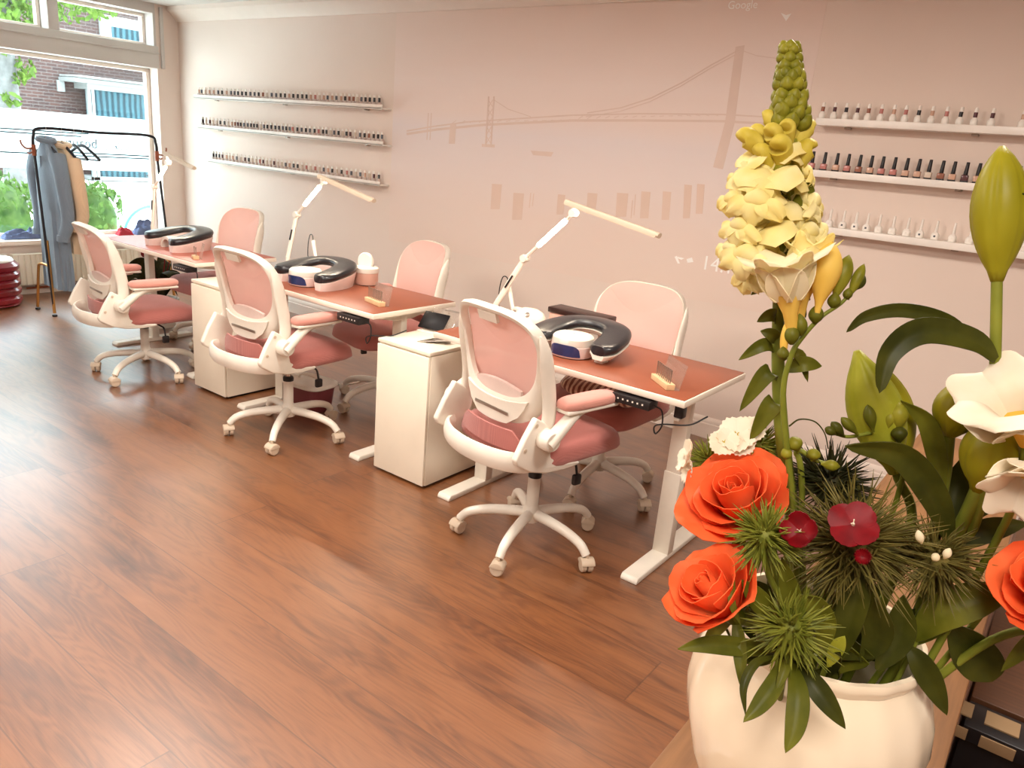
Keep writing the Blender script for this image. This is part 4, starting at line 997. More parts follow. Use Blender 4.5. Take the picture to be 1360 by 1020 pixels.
# ------------------------------------------------------------------ projected picture: projector light painted as colour on a thin wall panel
yp = YW-.0015
pc = thing('painted_projection', 'large faint projection of a suspension bridge over water, painted on the wall', 'painted projection', (-2.83, YW, 1.6))
x0, x1, z0, z1 = -4.325, -1.325, .80, 2.40
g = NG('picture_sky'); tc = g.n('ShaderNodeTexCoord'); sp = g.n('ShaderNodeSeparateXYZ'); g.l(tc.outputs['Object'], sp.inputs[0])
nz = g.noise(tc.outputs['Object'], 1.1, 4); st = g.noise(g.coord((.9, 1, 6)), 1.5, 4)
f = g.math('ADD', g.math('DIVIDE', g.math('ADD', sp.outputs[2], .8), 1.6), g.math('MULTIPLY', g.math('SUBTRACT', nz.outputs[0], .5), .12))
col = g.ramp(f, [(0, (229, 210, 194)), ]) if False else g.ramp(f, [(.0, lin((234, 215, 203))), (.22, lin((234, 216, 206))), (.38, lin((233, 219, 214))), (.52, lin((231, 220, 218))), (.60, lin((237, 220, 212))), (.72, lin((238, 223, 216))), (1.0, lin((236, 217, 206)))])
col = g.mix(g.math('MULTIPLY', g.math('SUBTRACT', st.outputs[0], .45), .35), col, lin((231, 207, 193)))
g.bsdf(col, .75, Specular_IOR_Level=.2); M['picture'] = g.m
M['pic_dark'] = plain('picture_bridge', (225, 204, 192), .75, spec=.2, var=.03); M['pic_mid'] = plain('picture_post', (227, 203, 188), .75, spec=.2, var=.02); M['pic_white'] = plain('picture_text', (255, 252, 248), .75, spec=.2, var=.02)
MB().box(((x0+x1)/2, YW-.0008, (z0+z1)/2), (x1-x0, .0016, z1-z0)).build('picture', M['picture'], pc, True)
def PW(u, v): return ony(u, v, YW-.0022)
LAYER = [0]
def quad(mb, pts):
    LAYER[0] = (LAYER[0]+1) % 60; dy = V((0, -LAYER[0]*2.5e-5, 0))
    mb.add([PW(*p)+dy for p in pts] + [PW(*p)+V((0, .0004, 0)) for p in pts], [(0, 1, 2, 3), (7, 6, 5, 4), (0, 4, 5, 1), (1, 5, 6, 2), (2, 6, 7, 3), (3, 7, 4, 0)])
def stroke(mb, pts, w):
    for a, b in zip(pts, pts[1:]):
        dx, dy = b[0]-a[0], b[1]-a[1]; l = math.hypot(dx, dy); nx, ny = -dy/l*w/2, dx/l*w/2
        quad(mb, [(a[0]+nx, a[1]+ny), (b[0]+nx, b[1]+ny), (b[0]-nx, b[1]-ny), (a[0]-nx, a[1]-ny)])
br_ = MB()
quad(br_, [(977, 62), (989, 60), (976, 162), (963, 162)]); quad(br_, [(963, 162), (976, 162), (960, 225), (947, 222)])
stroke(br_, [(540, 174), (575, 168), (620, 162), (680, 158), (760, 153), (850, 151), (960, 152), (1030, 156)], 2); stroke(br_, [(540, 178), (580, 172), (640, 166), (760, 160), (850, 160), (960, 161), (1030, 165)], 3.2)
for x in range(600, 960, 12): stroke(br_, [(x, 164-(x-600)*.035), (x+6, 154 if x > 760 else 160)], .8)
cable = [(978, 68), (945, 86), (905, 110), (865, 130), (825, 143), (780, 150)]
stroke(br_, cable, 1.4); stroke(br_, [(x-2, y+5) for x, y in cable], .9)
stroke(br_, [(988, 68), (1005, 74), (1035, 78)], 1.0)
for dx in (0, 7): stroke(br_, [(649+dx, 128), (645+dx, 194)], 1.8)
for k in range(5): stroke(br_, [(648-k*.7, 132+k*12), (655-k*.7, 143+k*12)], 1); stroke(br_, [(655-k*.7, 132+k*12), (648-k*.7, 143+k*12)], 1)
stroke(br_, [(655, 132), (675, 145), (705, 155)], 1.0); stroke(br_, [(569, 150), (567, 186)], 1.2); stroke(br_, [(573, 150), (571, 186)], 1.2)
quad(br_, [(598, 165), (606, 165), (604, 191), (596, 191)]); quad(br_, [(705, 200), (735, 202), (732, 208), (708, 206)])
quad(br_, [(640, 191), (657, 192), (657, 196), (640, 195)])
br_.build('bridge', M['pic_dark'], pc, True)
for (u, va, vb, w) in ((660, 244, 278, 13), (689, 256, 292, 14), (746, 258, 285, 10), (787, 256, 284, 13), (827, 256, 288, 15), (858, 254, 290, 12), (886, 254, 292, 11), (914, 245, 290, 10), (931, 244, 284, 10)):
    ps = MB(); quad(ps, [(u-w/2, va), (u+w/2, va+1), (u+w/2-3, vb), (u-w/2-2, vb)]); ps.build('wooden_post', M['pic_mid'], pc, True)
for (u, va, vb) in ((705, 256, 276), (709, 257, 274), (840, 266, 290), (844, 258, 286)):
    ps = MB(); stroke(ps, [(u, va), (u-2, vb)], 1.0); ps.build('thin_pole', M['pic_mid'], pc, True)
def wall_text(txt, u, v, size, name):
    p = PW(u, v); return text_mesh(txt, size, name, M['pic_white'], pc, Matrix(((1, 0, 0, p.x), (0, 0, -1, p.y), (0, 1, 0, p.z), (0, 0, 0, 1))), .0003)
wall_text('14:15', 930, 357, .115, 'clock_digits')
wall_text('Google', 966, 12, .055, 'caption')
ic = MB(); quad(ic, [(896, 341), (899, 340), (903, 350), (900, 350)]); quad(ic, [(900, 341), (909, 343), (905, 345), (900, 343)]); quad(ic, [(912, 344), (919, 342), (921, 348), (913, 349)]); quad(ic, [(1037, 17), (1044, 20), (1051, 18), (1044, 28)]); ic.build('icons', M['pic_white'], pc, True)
# ------------------------------------------------------------------ foreground counter, vase and flowers
ZTB = .90; XV, YV = -.117, .70
ct = thing('wooden_counter', 'long narrow oak counter top carrying the vase, running to the right wall', 'counter', (-.12, 1.25, 0))
MB().box((-.12, 1.25, ZTB-.016), (.264, 2.13, .032), .002).build('counter_top', M['oak'], ct, True)
MB().box((-.12, 1.25, (ZTB-.034)/2), (.20, 2.05, ZTB-.036), .002).build('counter_body', M['oak'], ct, True)
va = thing('vase', 'round glossy white ceramic vase on the oak counter', 'vase', (XV, YV, ZTB))
po = [(0, .002), (.055, 0), (.064, .006), (.078, .03), (.1, .085), (.111, .13), (.1135, .155), (.111, .18), (.104, .202), (.096, .216), (.091, .222), (.089, .227), (.092, .233), (.0935, .238), (.0915, .243), (.087, .243), (.084, .237), (.083, .228), (.088, .215), (.1, .19), (.103, .15), (.09, .08), (.06, .02), (0, .015)]
MB().lathe(po, 96, rib=.006, nrib=18).build('vase_body', M['ceramic'], va)
MB().lathe([(0, .10), (.094, .10), (0, .101)], 32).build('dark_water', M['spike_dark'], va)
MOUTH = V((XV, YV, ZTB+.235))
def into(dx=0, dy=0, z=.12): return V((XV+dx, YV+dy, ZTB+z))
def flower(name, label, cat, base): return thing(name, label, cat, base)
rf = random.Random(21)
def jit(s): return V((rf.uniform(-s, s), rf.uniform(-s, s), rf.uniform(-s, s)))
CAMV = lambda p: (CAM-p).normalized()
def stem(pts, r0, r1, parent, mat='stem_green', name='stem', n=8):
    c = arc(pts, n); return MB().tube(c, [r0+(r1-r0)*i/(len(c)-1) for i in range(len(c))], 10).build(name, M[mat], parent, True)
def leafp(parent, pts, w, mat='leaf_dark', name='leaf', fold=.25, tw=0, face=None, shape=.8, th=.0009):
    """pts: world points; the blade faces `face` (default: towards the room side of the camera)"""
    pts = [V(p) for p in pts]
    m = pts[len(pts)//2]; f = (V(face) if face else (CAM-m)); T = (pts[-1]-pts[0])
    side = T.cross(f); side = side.normalized() if side.length > 1e-6 else None
    return leaf_sheet(MB(), pts, w, fold, 7, th, tw, side, 7, shape).build(name, M[mat], parent, True, ang=70)

def rose(c, axis, R, label, stem_pts, seed, n=24):
    t = flower('rose', label, 'rose', stem_pts[-1]); rn = random.Random(seed)
    A = align(c, axis, seed*1.7)
    for k in range(n):
        q = k/(n-1); th0 = k*2.39996+rn.uniform(-.2, .2)
        ab, am, at = [math.radians(x) for x in (24+52*q, -24+44*q, -10+88*q**1.5+rn.uniform(-10, 12))]
        L = R*(.84+.42*q)*rn.uniform(.92, 1.06); w = R*(.42+.62*q); NV, NU = 9, 11; P = []
        for j in range(NU):
            u = -1+2*j/(NU-1); row = []
            rho, z = R*.03, R*(.12*(1-q)); vm = 1-.16*abs(u)**2.2
            for i in range(NV):
                v = vm*i/(NV-1)
                if i:
                    dv = vm/(NV-1); vv = v-dv/2; al = ab*(1-vv)**2+2*am*vv*(1-vv)+at*vv*vv
                    rho += L*dv*math.sin(al); z += L*dv*math.cos(al)
                Wv = w*min(1, (.25+v*1.3))*(1 if v < .7 else 1-.35*((v-.7)/.3)**2)
                phi = u*min(1.5, Wv/max(rho, R*.16)); 
                rr = max(rho, R*.02)+R*.035*abs(u)**3*(q) ; zz = z + R*(.05*math.sin(u*4+seed+k*2)+.03*math.sin(u*9+k))*v*v*(.3+q)
                row.append((rr*math.cos(th0+phi), rr*math.sin(th0+phi), zz))
            P.append(row)
        MB().sheet(P, .0007, A).build('petal', M['petal_orange'], t, True, ang=80)
    MB().lathe([(0, -R*.3), (R*.12, -R*.28), (R*.2, -R*.1), (R*.16, R*.05), (0, R*.06)], 14, A).build('hip', M['leaf_mid'], t, True)
    stem([V(c)-V(axis).normalized()*R*.2]+stem_pts, .0035, .004, t)
    for k in range(4):
        a = k*1.57+seed; d = (A.to_3x3() @ V((math.cos(a), math.sin(a), -.5)))
        p0 = V(c)-V(axis).normalized()*R*.1
        leafp(t, [p0, p0+d*R*.5, p0+d*R*.95+V((0, 0, -.01))], R*.12, 'leaf_mid', 'sepal')
    return t
def spiky(c, R, n, mat, label, stem_pts, seed, up=(0, 0, 1), spread=1.0, thin=.0007, curl=.25, extra=None, squash=1):
    t = flower('spiky_flower_head', label, 'flower', stem_pts[-1]); rn = random.Random(seed); mb = MB(); c = V(c); upv = V(up).normalized()
    for k in range(n):
        while True:
            d = V((rn.uniform(-1, 1), rn.uniform(-1, 1), rn.uniform(-1, 1)))
            if .1 < d.length < 1 and d.normalized().dot(upv) > -.2-.8*(spread-.5): break
        d = d.normalized(); d = (d - upv*d.dot(upv)*(1-squash))
        r0 = R*rn.uniform(.02, .35); L = R*rn.uniform(.65, 1.05); s = V((rn.uniform(-1, 1), rn.uniform(-1, 1), rn.uniform(-1, .6)))*curl
        p0 = c + d*r0; p1 = c+d*(r0+(L-r0)*.5)+s*R*.12; p2 = c+d*L+s*R*.45
        mb.tube([p0, p0.lerp(p1, .6), p1, p1.lerp(p2, .6), p2], [thin*1.3, thin*1.6, thin*1.3, thin*.8, thin*.2], 4, caps=False)
    mb.build('bracts', M[mat], t, True, ang=80)
    bm = bmesh.new(); bmesh.ops.create_icosphere(bm, subdivisions=2, radius=R*.36)
    for v in bm.verts: v.co *= 1+.15*noise.noise(v.co*200)
    MB().bm(bm, Matrix.Translation(c)).build('calyx', M[mat], t, True)
    stem([c]+stem_pts, .0026, .003, t)
    return t
def blossom5(parent, c, axis, R, mat, n=5, serr=.1, cup=.25, spin=0, name='petal', centre='petal_white'):
    A = align(c, axis, spin)
    for k in range(n):
        a = 2*PI*k/n; P = []
        for j in range(9):
            u = -1+2*j/8; row = []
            for i in range(6):
                v = i/5; w = R*(.62 if n > 4 else .60)*math.sin(PI*min(.80, .08+v*.62))**.8; L = R*v*(1-.12*u*u + (serr*(1 if j % 2 else -1)*.5 if i == 5 else 0))
                x, y = L-R*.10*u*u*v, w*u; z = cup*R*v*v+.06*R*math.sin(u*3+k)*v
                row.append((x*math.cos(a)-y*math.sin(a), x*math.sin(a)+y*math.cos(a), z))
            P.append(row)
        MB().sheet(P, .0006, A).build(name, M[mat], parent, True, ang=80)
    MB().tube([(0, 0, 0), (.0, 0, R*.16)], [R*.07, R*.05], 8, M=A).tube([(0, 0, R*.1), (R*.1, R*.05, R*.3)], R*.025, 5, M=A).tube([(0, 0, R*.1), (-R*.1, R*.04, R*.3)], R*.025, 5, M=A).build('stamens', M[centre], parent, True)
def bud(parent, base, tip, r, mat, name='bud', rib=0, nrib=0, fat=.42, tipr=.0, seg=20, spin=.3, pw=.8):
    base, tip = V(base), V(tip); L = (tip-base).length; prof = []
    for i in range(13):
        t = i/12; rr = r*math.sin(PI*t**(math.log(.5)/math.log(fat)))**pw if 0 < t < 1 else 0
        if t < .2: rr = max(rr, r*.22)
        if t > .85: rr = max(rr, tipr)
        prof.append((max(rr, 0 if i in (0, 12) else .0004), t*L))
    return MB().lathe(prof, seg, align(base, tip-base, rf.uniform(0, 6) if not rib else spin), rib=rib, nrib=nrib, groove=bool(rib)).build(name, M[mat], parent, True, ang=75)
def trumpet(parent, base, mouth, R, mat, tube_mat, n=6, flare=.9, name='petal', spin=0, bend=.5, wid=.62):
    base, mouth = V(base), V(mouth); L = (mouth-base).length; A = align(base, mouth-base, spin)
    for k in range(n):
        a = 2*PI*k/n; kk = (k % 2)*.0012; P = []
        for j in range(9):
            u = -1+2*j/8; row = []
            for i in range(10):
                v = i/9; z = L*(.35+.65*v) - L*.18*max(0, v-.6)*flare*2; rho = R*(.2+.5*v**1.2) + R*flare*max(0, v-bend)**1.5*1.6 + kk
                w = R*wid*math.sin(PI*min(1, .16+.72*v))**.8*(1-.4*max(0, v-.75)/.25*abs(u))
                y = w*u; x = rho - .28*R*u*u*(1-v*.3); zz = z - L*.10*u*u*v
                row.append((x*math.cos(a)-y*math.sin(a), x*math.sin(a)+y*math.cos(a), zz))
            P.append(row)
        MB().sheet(P, .0007, A).build(name, M[mat], parent, True, ang=80)
    MB().tube([base, base.lerp(mouth, .2), base.lerp(mouth, .42)], [R*.13, R*.17, R*.34], 14).build('flower_tube', M[tube_mat], parent, True)

# --- three orange roses
rose(dep(988, 690, .70), (-.16, -.52, .84), .053, 'large orange rose, upper of the two on the left of the vase', [dep(1030, 770, .71), into(-.04, 0)], 3, 19)
rose(dep(972, 812, .645), (-.50, -.52, .70), .049, 'orange rose just above the left rim of the vase', [dep(1010, 850, .67), into(-.05, -.03)], 5, 17)
rose(dep(1412, 818, .60), (-.30, -.50, .80), .054, 'orange rose cut off by the right edge of the photo', [dep(1300, 860, .66), into(.05, 0)], 8, 17)

# --- snapdragon
sp0, sp1 = dep(1040, 640, .70), dep(1049, 62, .675)
sn = flower('snapdragon', 'tall pale yellow snapdragon spike with green tip, standing tallest in the vase', 'snapdragon', into(-.01, .02))
axis_pts = [sp1, dep(1046, 200, .68), dep(1034, 400, .69), dep(1037, 560, .70), dep(1060, 760, .715), into(-.01, .02)]
stem(axis_pts, .003, .0085, sn)
axc = arc(axis_pts, 24)
def on_axis(v):
    best = None
    for p in axc:
        q = p-CAM; d = q.dot(_f); pv = 510-FPX*q.dot(_u)/d
        if best is None or abs(pv-v) < best[0]: best = (abs(pv-v), p)
    return best[1]
right, upv = _r, _u
rs = random.Random(12)
# green buds near the tip
v = 62; k = 0
while v < 176:
    q_ = (v-62)/114; p = on_axis(v); rr = .0068+.0105*q_; nb = 5 if q_ < .3 else 6
    for j in range(nb):
        a = 2*PI*j/nb + k*.63 + rs.uniform(-.12, .12); dd_ = V((math.cos(a), math.sin(a), 0)); L = .011+.007*q_*rs.uniform(.8, 1.15)
        b0 = p+dd_*rr*.35-V((0, 0, .006)); bud(sn, b0, b0+dd_*rr*.75+V((0, 0, L)), .0054+.0018*q_, 'bud_green', 'green_bud', fat=.55, seg=10)
    v += 8.5+5*q_; k += 1
# yellow-green half-open buds: swollen tubes with a hooked, folded tip
def half_bud(u, vv, s, dd, mt):
    p = dep(u, vv, .68+dd); ax = on_axis(vv+30); out = (p-ax).normalized()
    b0 = ax.lerp(p, .35)-V((0, 0, .008)); tip = p+V((0, 0, .004))
    tip = ax.lerp(tip, .86); c_ = arc([b0, b0.lerp(tip, .5)+V((0, 0, .003)), tip, tip+out*.005+V((0, 0, -.002)), tip+out*.007-V((0, 0, .006))*s*.6], 4); n_ = len(c_)
    rr_ = [.002*s+.0048*s*math.sin(PI*min(1, (i/(n_-1))*.92+.06))**.7 for i in range(n_)]
    MB().tube(c_, rr_, 14).build('half_open_bud', M[mt], sn, True, ang=80)
    bud(sn, b0-out*.002-V((0, 0, .003)), b0.lerp(tip, .55), .0062*s, 'bud_green', 'sepal', fat=.4, seg=12)
for (u, vv, s, dd) in ((1016, 158, 1.0, .0), (1034, 148, .9, -.012), (1052, 146, .85, -.012), (1066, 160, .95, -.004), (1000, 176, 1.0, .004), (1022, 178, 1.25, -.016), (1044, 172, 1.15, -.017), (1074, 172, 1.2, .0), (983, 184, 1.35, .0), (1034, 196, 1.5, -.02), (1074, 200, 1.4, -.006), (1006, 204, 1.2, -.008)):
    half_bud(u, vv, s, dd, 'bud_yellow' if vv > 155 else 'bud_green')
def snap_floret(p, out, s, mat='petal_yellow'):
    """p: mouth centre, out: outward direction"""
    out = V(out).normalized(); upw = V((0, 0, 1)); side = out.cross(upw).normalized(); upw = side.cross(out).normalized()
    m = Matrix((( side.x, out.x, upw.x, p.x), (side.y, out.y, upw.y, p.y), (side.z, out.z, upw.z, p.z), (0, 0, 0, 1)))
    mb = MB()
    mb.tube(arc([(0, -.026*s, -.006*s), (0, -.016*s, .001*s), (0, -.005*s, .002*s), (0, .002*s, .001*s)], 4), [.0035*s, .0055*s, .007*s, .008*s]+[.0085*s]*9, 14, M=m)
    fl = mb.build('floret', M[mat], sn, True, ang=80)
    for sx in (-1, 1):           # upper lip lobes
        P = []
        for j in range(9):
            u = -1+2*j/8; row = []
            for i in range(8):
                v_ = i/7; w = .0122*s*math.sin(PI*(.18+.72*v_))**.6
                x = sx*.0068*s*(1+.5*v_) + w*u; z = .003*s+.020*s*v_*(1-.22*u*u); y = .003*s - .013*s*v_*v_ - .003*s*u*u + .0028*s*v_*math.sin(u*4+v_*5+sx+s*9)
                row.append((x, y, z))
            P.append(row)
        MB().sheet(P, .0007, m).build('upper_petal', M[mat], fl, True, ang=80).location -= fl.location
    bm = bmesh.new(); bmesh.ops.create_icosphere(bm, subdivisions=3, radius=1)
    for v_ in bm.verts: v_.co = V((v_.co.x*.0078*s*(1+.12*abs(v_.co.x)), v_.co.y*.005*s+.003*s, v_.co.z*.0055*s-.003*s - .002*s*abs(v_.co.x)))
    MB().bm(bm, m).build('palate', M['petal_yellow'], fl, True, ang=80)
    for k_, a in enumerate((-.9, 0, .9)):   # lower lip
        P = []
        for j in range(7):
            u = -1+2*j/6; row = []
            for i in range(7):
                v_ = i/6; w = .0092*s*math.sin(PI*(.2+.68*v_))**.6; l = .016*s*v_*(1-.2*u*u)
                x = math.sin(a)*(.006*s+l)+math.cos(a)*w*u; y = .005*s+.005*s*v_-.010*s*v_*v_+.0022*s*v_*math.sin(u*5+k_*2+s*7); z = -.006*s-math.cos(a)*l*.85+math.sin(a)*w*u*.6
                row.append((x, y, z))
            P.append(row)
        MB().sheet(P, .0007, m).build('lower_petal', M[mat], fl, True, ang=80)
F_ = [(1018, 222, .0, 1.25, (-.2, .2)), (988, 228, .004, .95, (-.9, .1)), (1064, 225, .002, 1.1, (.8, .1)), (1010, 258, -.02, 1.45, (-.15, 0)), (978, 258, .0, 1.1, (-1, .0)), (1072, 262, -.004, 1.35, (.8, .0)), (990, 292, -.008, 1.3, (-.8, .0)), (1068, 300, -.010, 1.4, (.7, 0)), (1086, 300, .004, 1.1, (1, 0)),
      (998, 330, -.012, 1.5, (-.6, -.1)), (976, 322, .004, 1.1, (-1, 0)), (1080, 335, .0, 1.35, (.8, -.1)), (1000, 362, .004, 1.1, (-.8, -.2))]
for (u, vv, dd, s, (ox, oz)) in F_:
    p = dep(u, vv, .68+dd); ax = on_axis(vv+12); snap_floret(p, (p-ax).normalized()*.7 + _r*ox*.5 - _f*.45 + V((0, 0, .05)), s)
for (vv, sx, L, dz, w) in ((385, -1, .022, -.006, .006), (400, 1, .02, .0, .006), (262, 1, .018, .004, .006), (250, -.4, .02, -.012, .007), (285, .3, .02, -.01, .007), (470, -1, .03, -.008, .006), (478, 1, .022, -.02, .005), (495, 1, .028, .004, .007), (505, -.9, .03, -.03, .008), (545, -.8, .026, -.03, .009), (430, -.9, .02, .0, .006), (418, .9, .02, -.006, .006), (455, -.7, .024, .01, .006), (275, -.3, .02, .0, .007), (300, .25, .022, -.006, .007), (318, -.35, .02, -.01, .0065), (345, .3, .022, -.008, .0065), (368, -.2, .02, -.01, .006), (440, .8, .018, -.012, .006)):
    p = on_axis(vv); q = p + _r*(sx*L*.6) - _f*.012 + V((0, 0, .006)); e = p + _r*(sx*L*1.25) - _f*.010 + V((0, 0, dz))
    leafp(sn, [p+_r*sx*.004, q, e], w, 'leaf_mid', 'leaf', .3)
# --- freesia with yellow bud and green buds
fs = flower('freesia', 'pale cream freesia with a yellow bud, leaning in front of the snapdragon stem', 'freesia', into(.0, .01))
stem([dep(1142, 370, .64), dep(1120, 400, .64), dep(1092, 420, .64), dep(1068, 445, .645), dep(1050, 475, .65), dep(1040, 540, .66), dep(1055, 700, .69), into(.0, .01)], .0012, .0032, fs)
trumpet(fs, dep(1052, 440, .64), dep(1040, 318, .622), .036, 'petal_cream', 'petal_gold', 6, .75, spin=.4, bend=.55)
trumpet(fs, dep(1062, 424, .65), dep(1080, 306, .648), .028, 'petal_yellow', 'petal_gold', 6, .5, spin=1.0, bend=.6)
bud(fs, dep(1085, 416, .635), dep(1105, 320, .63), .0125, 'petal_gold', 'yellow_bud', fat=.62, seg=18)
bud(fs, dep(1040, 478, .645), dep(1043, 428, .64), .0035, 'petal_gold', 'small_bud', fat=.5)
bud(fs, dep(1106, 404, .64), dep(1128, 338, .638), .0075, 'bud_green', 'green_bud', fat=.62); bud(fs, dep(1126, 398, .64), dep(1148, 350, .638), .0048, 'bud_green', 'green_bud', fat=.6)
bud(fs, dep(1136, 385, .64), dep(1149, 366, .64), .0042, 'leaf_dark', 'green_bud', fat=.5)
for (a, b_, r) in (((1051, 458), (1052, 430), .0062), ((1064, 446), (1062, 416), .0058), ((1082, 430), (1086, 404), .0062), ((1106, 410), (1110, 388), .0055), ((1124, 398), (1128, 382), .004), ((1040, 478), (1040, 460), .005)): bud(fs, dep(*a, .64), dep(*b_, .637), r, 'leaf_mid', 'calyx', fat=.45)
# small green freesia sprig by the pale lily bud
fq = flower('freesia_sprig', 'thin sprig of small green freesia buds in front of the pale green lily bud', 'freesia', into(.01, .0))
stem([dep(1098, 570, .66), dep(1125, 580, .66), dep(1165, 575, .66), dep(1185, 590, .665), dep(1192, 660, .68), into(.01, .0)], .0012, .0028, fq)
for (a, b_, r, mt_) in (((1112, 578), (1096, 568), .004, 'leaf_dark'), ((1122, 580), (1104, 560), .0045, 'leaf_dark'), ((1140, 578), (1117, 554), .0045, 'leaf_mid'), ((1160, 575), (1152, 537), .0052, 'leaf_mid'), ((1192, 575), (1194, 534), .008, 'bud_green'), ((1194, 590), (1194, 565), .0068, 'leaf_dark'), ((1178, 572), (1184, 545), .0045, 'bud_green')): bud(fq, dep(*a, .655), dep(*b_, .652), r, mt_, 'green_bud', fat=.6)
# lower sprig beside the snapdragon stem
f3 = flower('freesia_sprig', 'short sprig of round green buds at the foot of the snapdragon stem', 'freesia', into(.0, -.01))
stem([dep(1115, 620, .67), dep(1085, 612, .675), dep(1058, 600, .68), dep(1065, 660, .69), into(.0, -.01)], .0014, .0034, f3)
for (a, b_, r) in (((1060, 600), (1052, 580), .0068), ((1078, 612), (1083, 596), .006), ((1090, 616), (1116, 620), .005), ((1050, 610), (1040, 596), .005)): bud(f3, dep(*a, .672), dep(*b_, .668), r, 'bud_green', 'round_bud', fat=.55)
stem([dep(1048, 566, .69), dep(1062, 557, .685), dep(1082, 560, .685), dep(1095, 575, .685), dep(1100, 596, .685)], .0008, .0005, f3, 'leaf_dark', 'tendril')

# --- lilies
ly = flower('lily_bud_stem', 'tallest green lily bud on a straight stem at the right', 'lily', into(.045, .0))
bud(ly, dep(1324, 374, .60), dep(1331, 194, .59), .0205, 'lily_green', 'large_bud', rib=.09, nrib=3, fat=.53, tipr=.002, seg=60, pw=.66)
stem([dep(1324, 372, .60), dep(1322, 470, .605), dep(1318, 580, .62), dep(1275, 740, .66), into(.045, .0)], .0042, .0048, ly)
stem([dep(1362, 258, .575), dep(1345, 256, .58)], .001, .0003, ly, 'leaf_dark', 'leaf_tip')
leafp(ly, [dep(1322, 478, .60), dep(1290, 452, .60), dep(1225, 440, .60), dep(1182, 468, .60), dep(1168, 522, .60)], .0105, 'leaf_dark', fold=.35, shape=.5)
leafp(ly, [dep(1305, 470, .61), dep(1262, 428, .615), dep(1200, 412, .615), dep(1150, 420, .615), dep(1124, 441, .615)], .0058, 'leaf_dark', fold=.3, shape=.55)
l2 = flower('lily_bud_stem', 'pale yellow-green lily bud leaning left, beside the freesia sprig', 'lily', into(.02, .02))
bud(l2, dep(1188, 628, .68), dep(1138, 466, .665), .0235, 'leaf_fresh', 'large_bud', rib=.09, nrib=3, fat=.5, tipr=.003, seg=60)
bud(l2, dep(1205, 610, .69), dep(1165, 480, .68), .018, 'lily_green', 'large_bud', rib=.09, nrib=3, fat=.5, seg=60)
stem([dep(1190, 625, .68), dep(1205, 720, .69), into(.02, .02)], .004, .0045, l2)
l3 = flower('lily_bud_stem', 'cluster of two fat green lily buds below the white flower at right', 'lily', into(.06, .02))
bud(l3, dep(1297, 652, .64), dep(1338, 548, .615), .0235, 'lily_green', 'large_bud', rib=.09, nrib=3, fat=.5, seg=60)
bud(l3, dep(1260, 580, .66), dep(1288, 498, .65), .0205, 'lily_green', 'large_bud', rib=.09, nrib=3, fat=.45, seg=60)
stem([dep(1298, 650, .64), dep(1280, 690, .65), dep(1235, 780, .68), into(.06, .02)], .0058, .006, l3)
stem([dep(1261, 578, .66), dep(1254, 640, .665), dep(1235, 740, .68)], .0048, .005, l3)
leafp(l3, [dep(1252, 660, .66), dep(1245, 610, .66), dep(1230, 560, .655), dep(1196, 532, .65)], .0085, 'leaf_mid', fold=.3)
leafp(l3, [dep(1262, 720, .655), dep(1240, 660, .65), dep(1195, 605, .645), dep(1122, 592, .64)], .0125, 'leaf_dark', fold=.35, shape=.6)
leafp(l3, [dep(1255, 720, .67), dep(1270, 650, .675), dep(1300, 590, .675)], .011, 'leaf_dark')
leafp(l3, [dep(1270, 700, .66), dep(1320, 660, .66), dep(1362, 640, .66)], .009, 'leaf_dark')
leafp(l3, [dep(1262, 730, .655), dep(1310, 705, .645), dep(1365, 695, .64)], .010, 'leaf_dark')
# --- white freesias at the right edge
wf = flower('white_freesia', 'large white freesia bloom at the right edge above the orange rose', 'freesia', into(.07, 0))
trumpet(wf, dep(1362, 590, .60), dep(1334, 505, .57), .036, 'petal_white', 'petal_gold', 6, .85, spin=.2, bend=.45, wid=1.05)
stem([dep(1362, 590, .60), dep(1350, 660, .62), dep(1300, 760, .65), into(.07, 0)], .003, .0035, wf)
w2 = flower('white_freesia', 'white bloom hanging at the right edge just above the orange rose', 'freesia', into(.065, .02))
trumpet(w2, dep(1375, 600, .58), dep(1362, 672, .555), .034, 'petal_white', 'petal_gold', 6, .5, spin=.9, bend=.5, wid=.8)
stem([dep(1375, 600, .58), dep(1390, 660, .62), dep(1330, 780, .65), into(.065, .02)], .0025, .003, w2)

# --- dianthus heads
spiky(dep(1050, 836, .605), .037, 260, 'spike_green', 'bright green spiky head hanging over the front rim of the vase', [dep(1075, 860, .64), into(0, -.05, .2), into(0, -.04, .12)], 1, CAMV(dep(1050, 836, .6)), .95, curl=.5)
s2 = spiky(dep(1135, 722, .655), .062, 560, 'spike_olive', 'big olive spiky head with two dark red blooms in the middle of the bouquet', [dep(1125, 800, .69), into(0, -.02)], 2, CAMV(dep(1135, 722, .65)), 1.1, curl=.7)
blossom5(s2, dep(1133, 697, .598), CAMV(dep(1133, 700, .6))+V((0, 0, .5)), .020, 'petal_red', 4, .03, .12, 1.2, 'red_petal')
blossom5(s2, dep(1063, 706, .60), CAMV(dep(1063, 706, .6))+V((-.3, 0, .2)), .0145, 'petal_red', 4, .03, .5, .4, 'red_petal')
blossom5(s2, dep(1146, 739, .592), CAMV(dep(1146, 739, .6)), .006, 'petal_red', 5, .3, .6, .4, 'red_petal', 'petal_red')
spiky(dep(1016, 712, .62), .034, 240, 'spike_green', 'small green spiky head beside the lower edge of the upper rose', [dep(1020, 760, .63), dep(1040, 830, .66), into(-.02, -.04)], 3, CAMV(dep(1016, 712, .6)), .95, curl=.4)
spiky(dep(1100, 642, .70), .047, 300, 'spike_dark', 'dark spiky head right of the upper rose, against the baseboard', [dep(1105, 720, .71), into(0, .03)], 4, (0, 0, 1), .9, curl=.4)
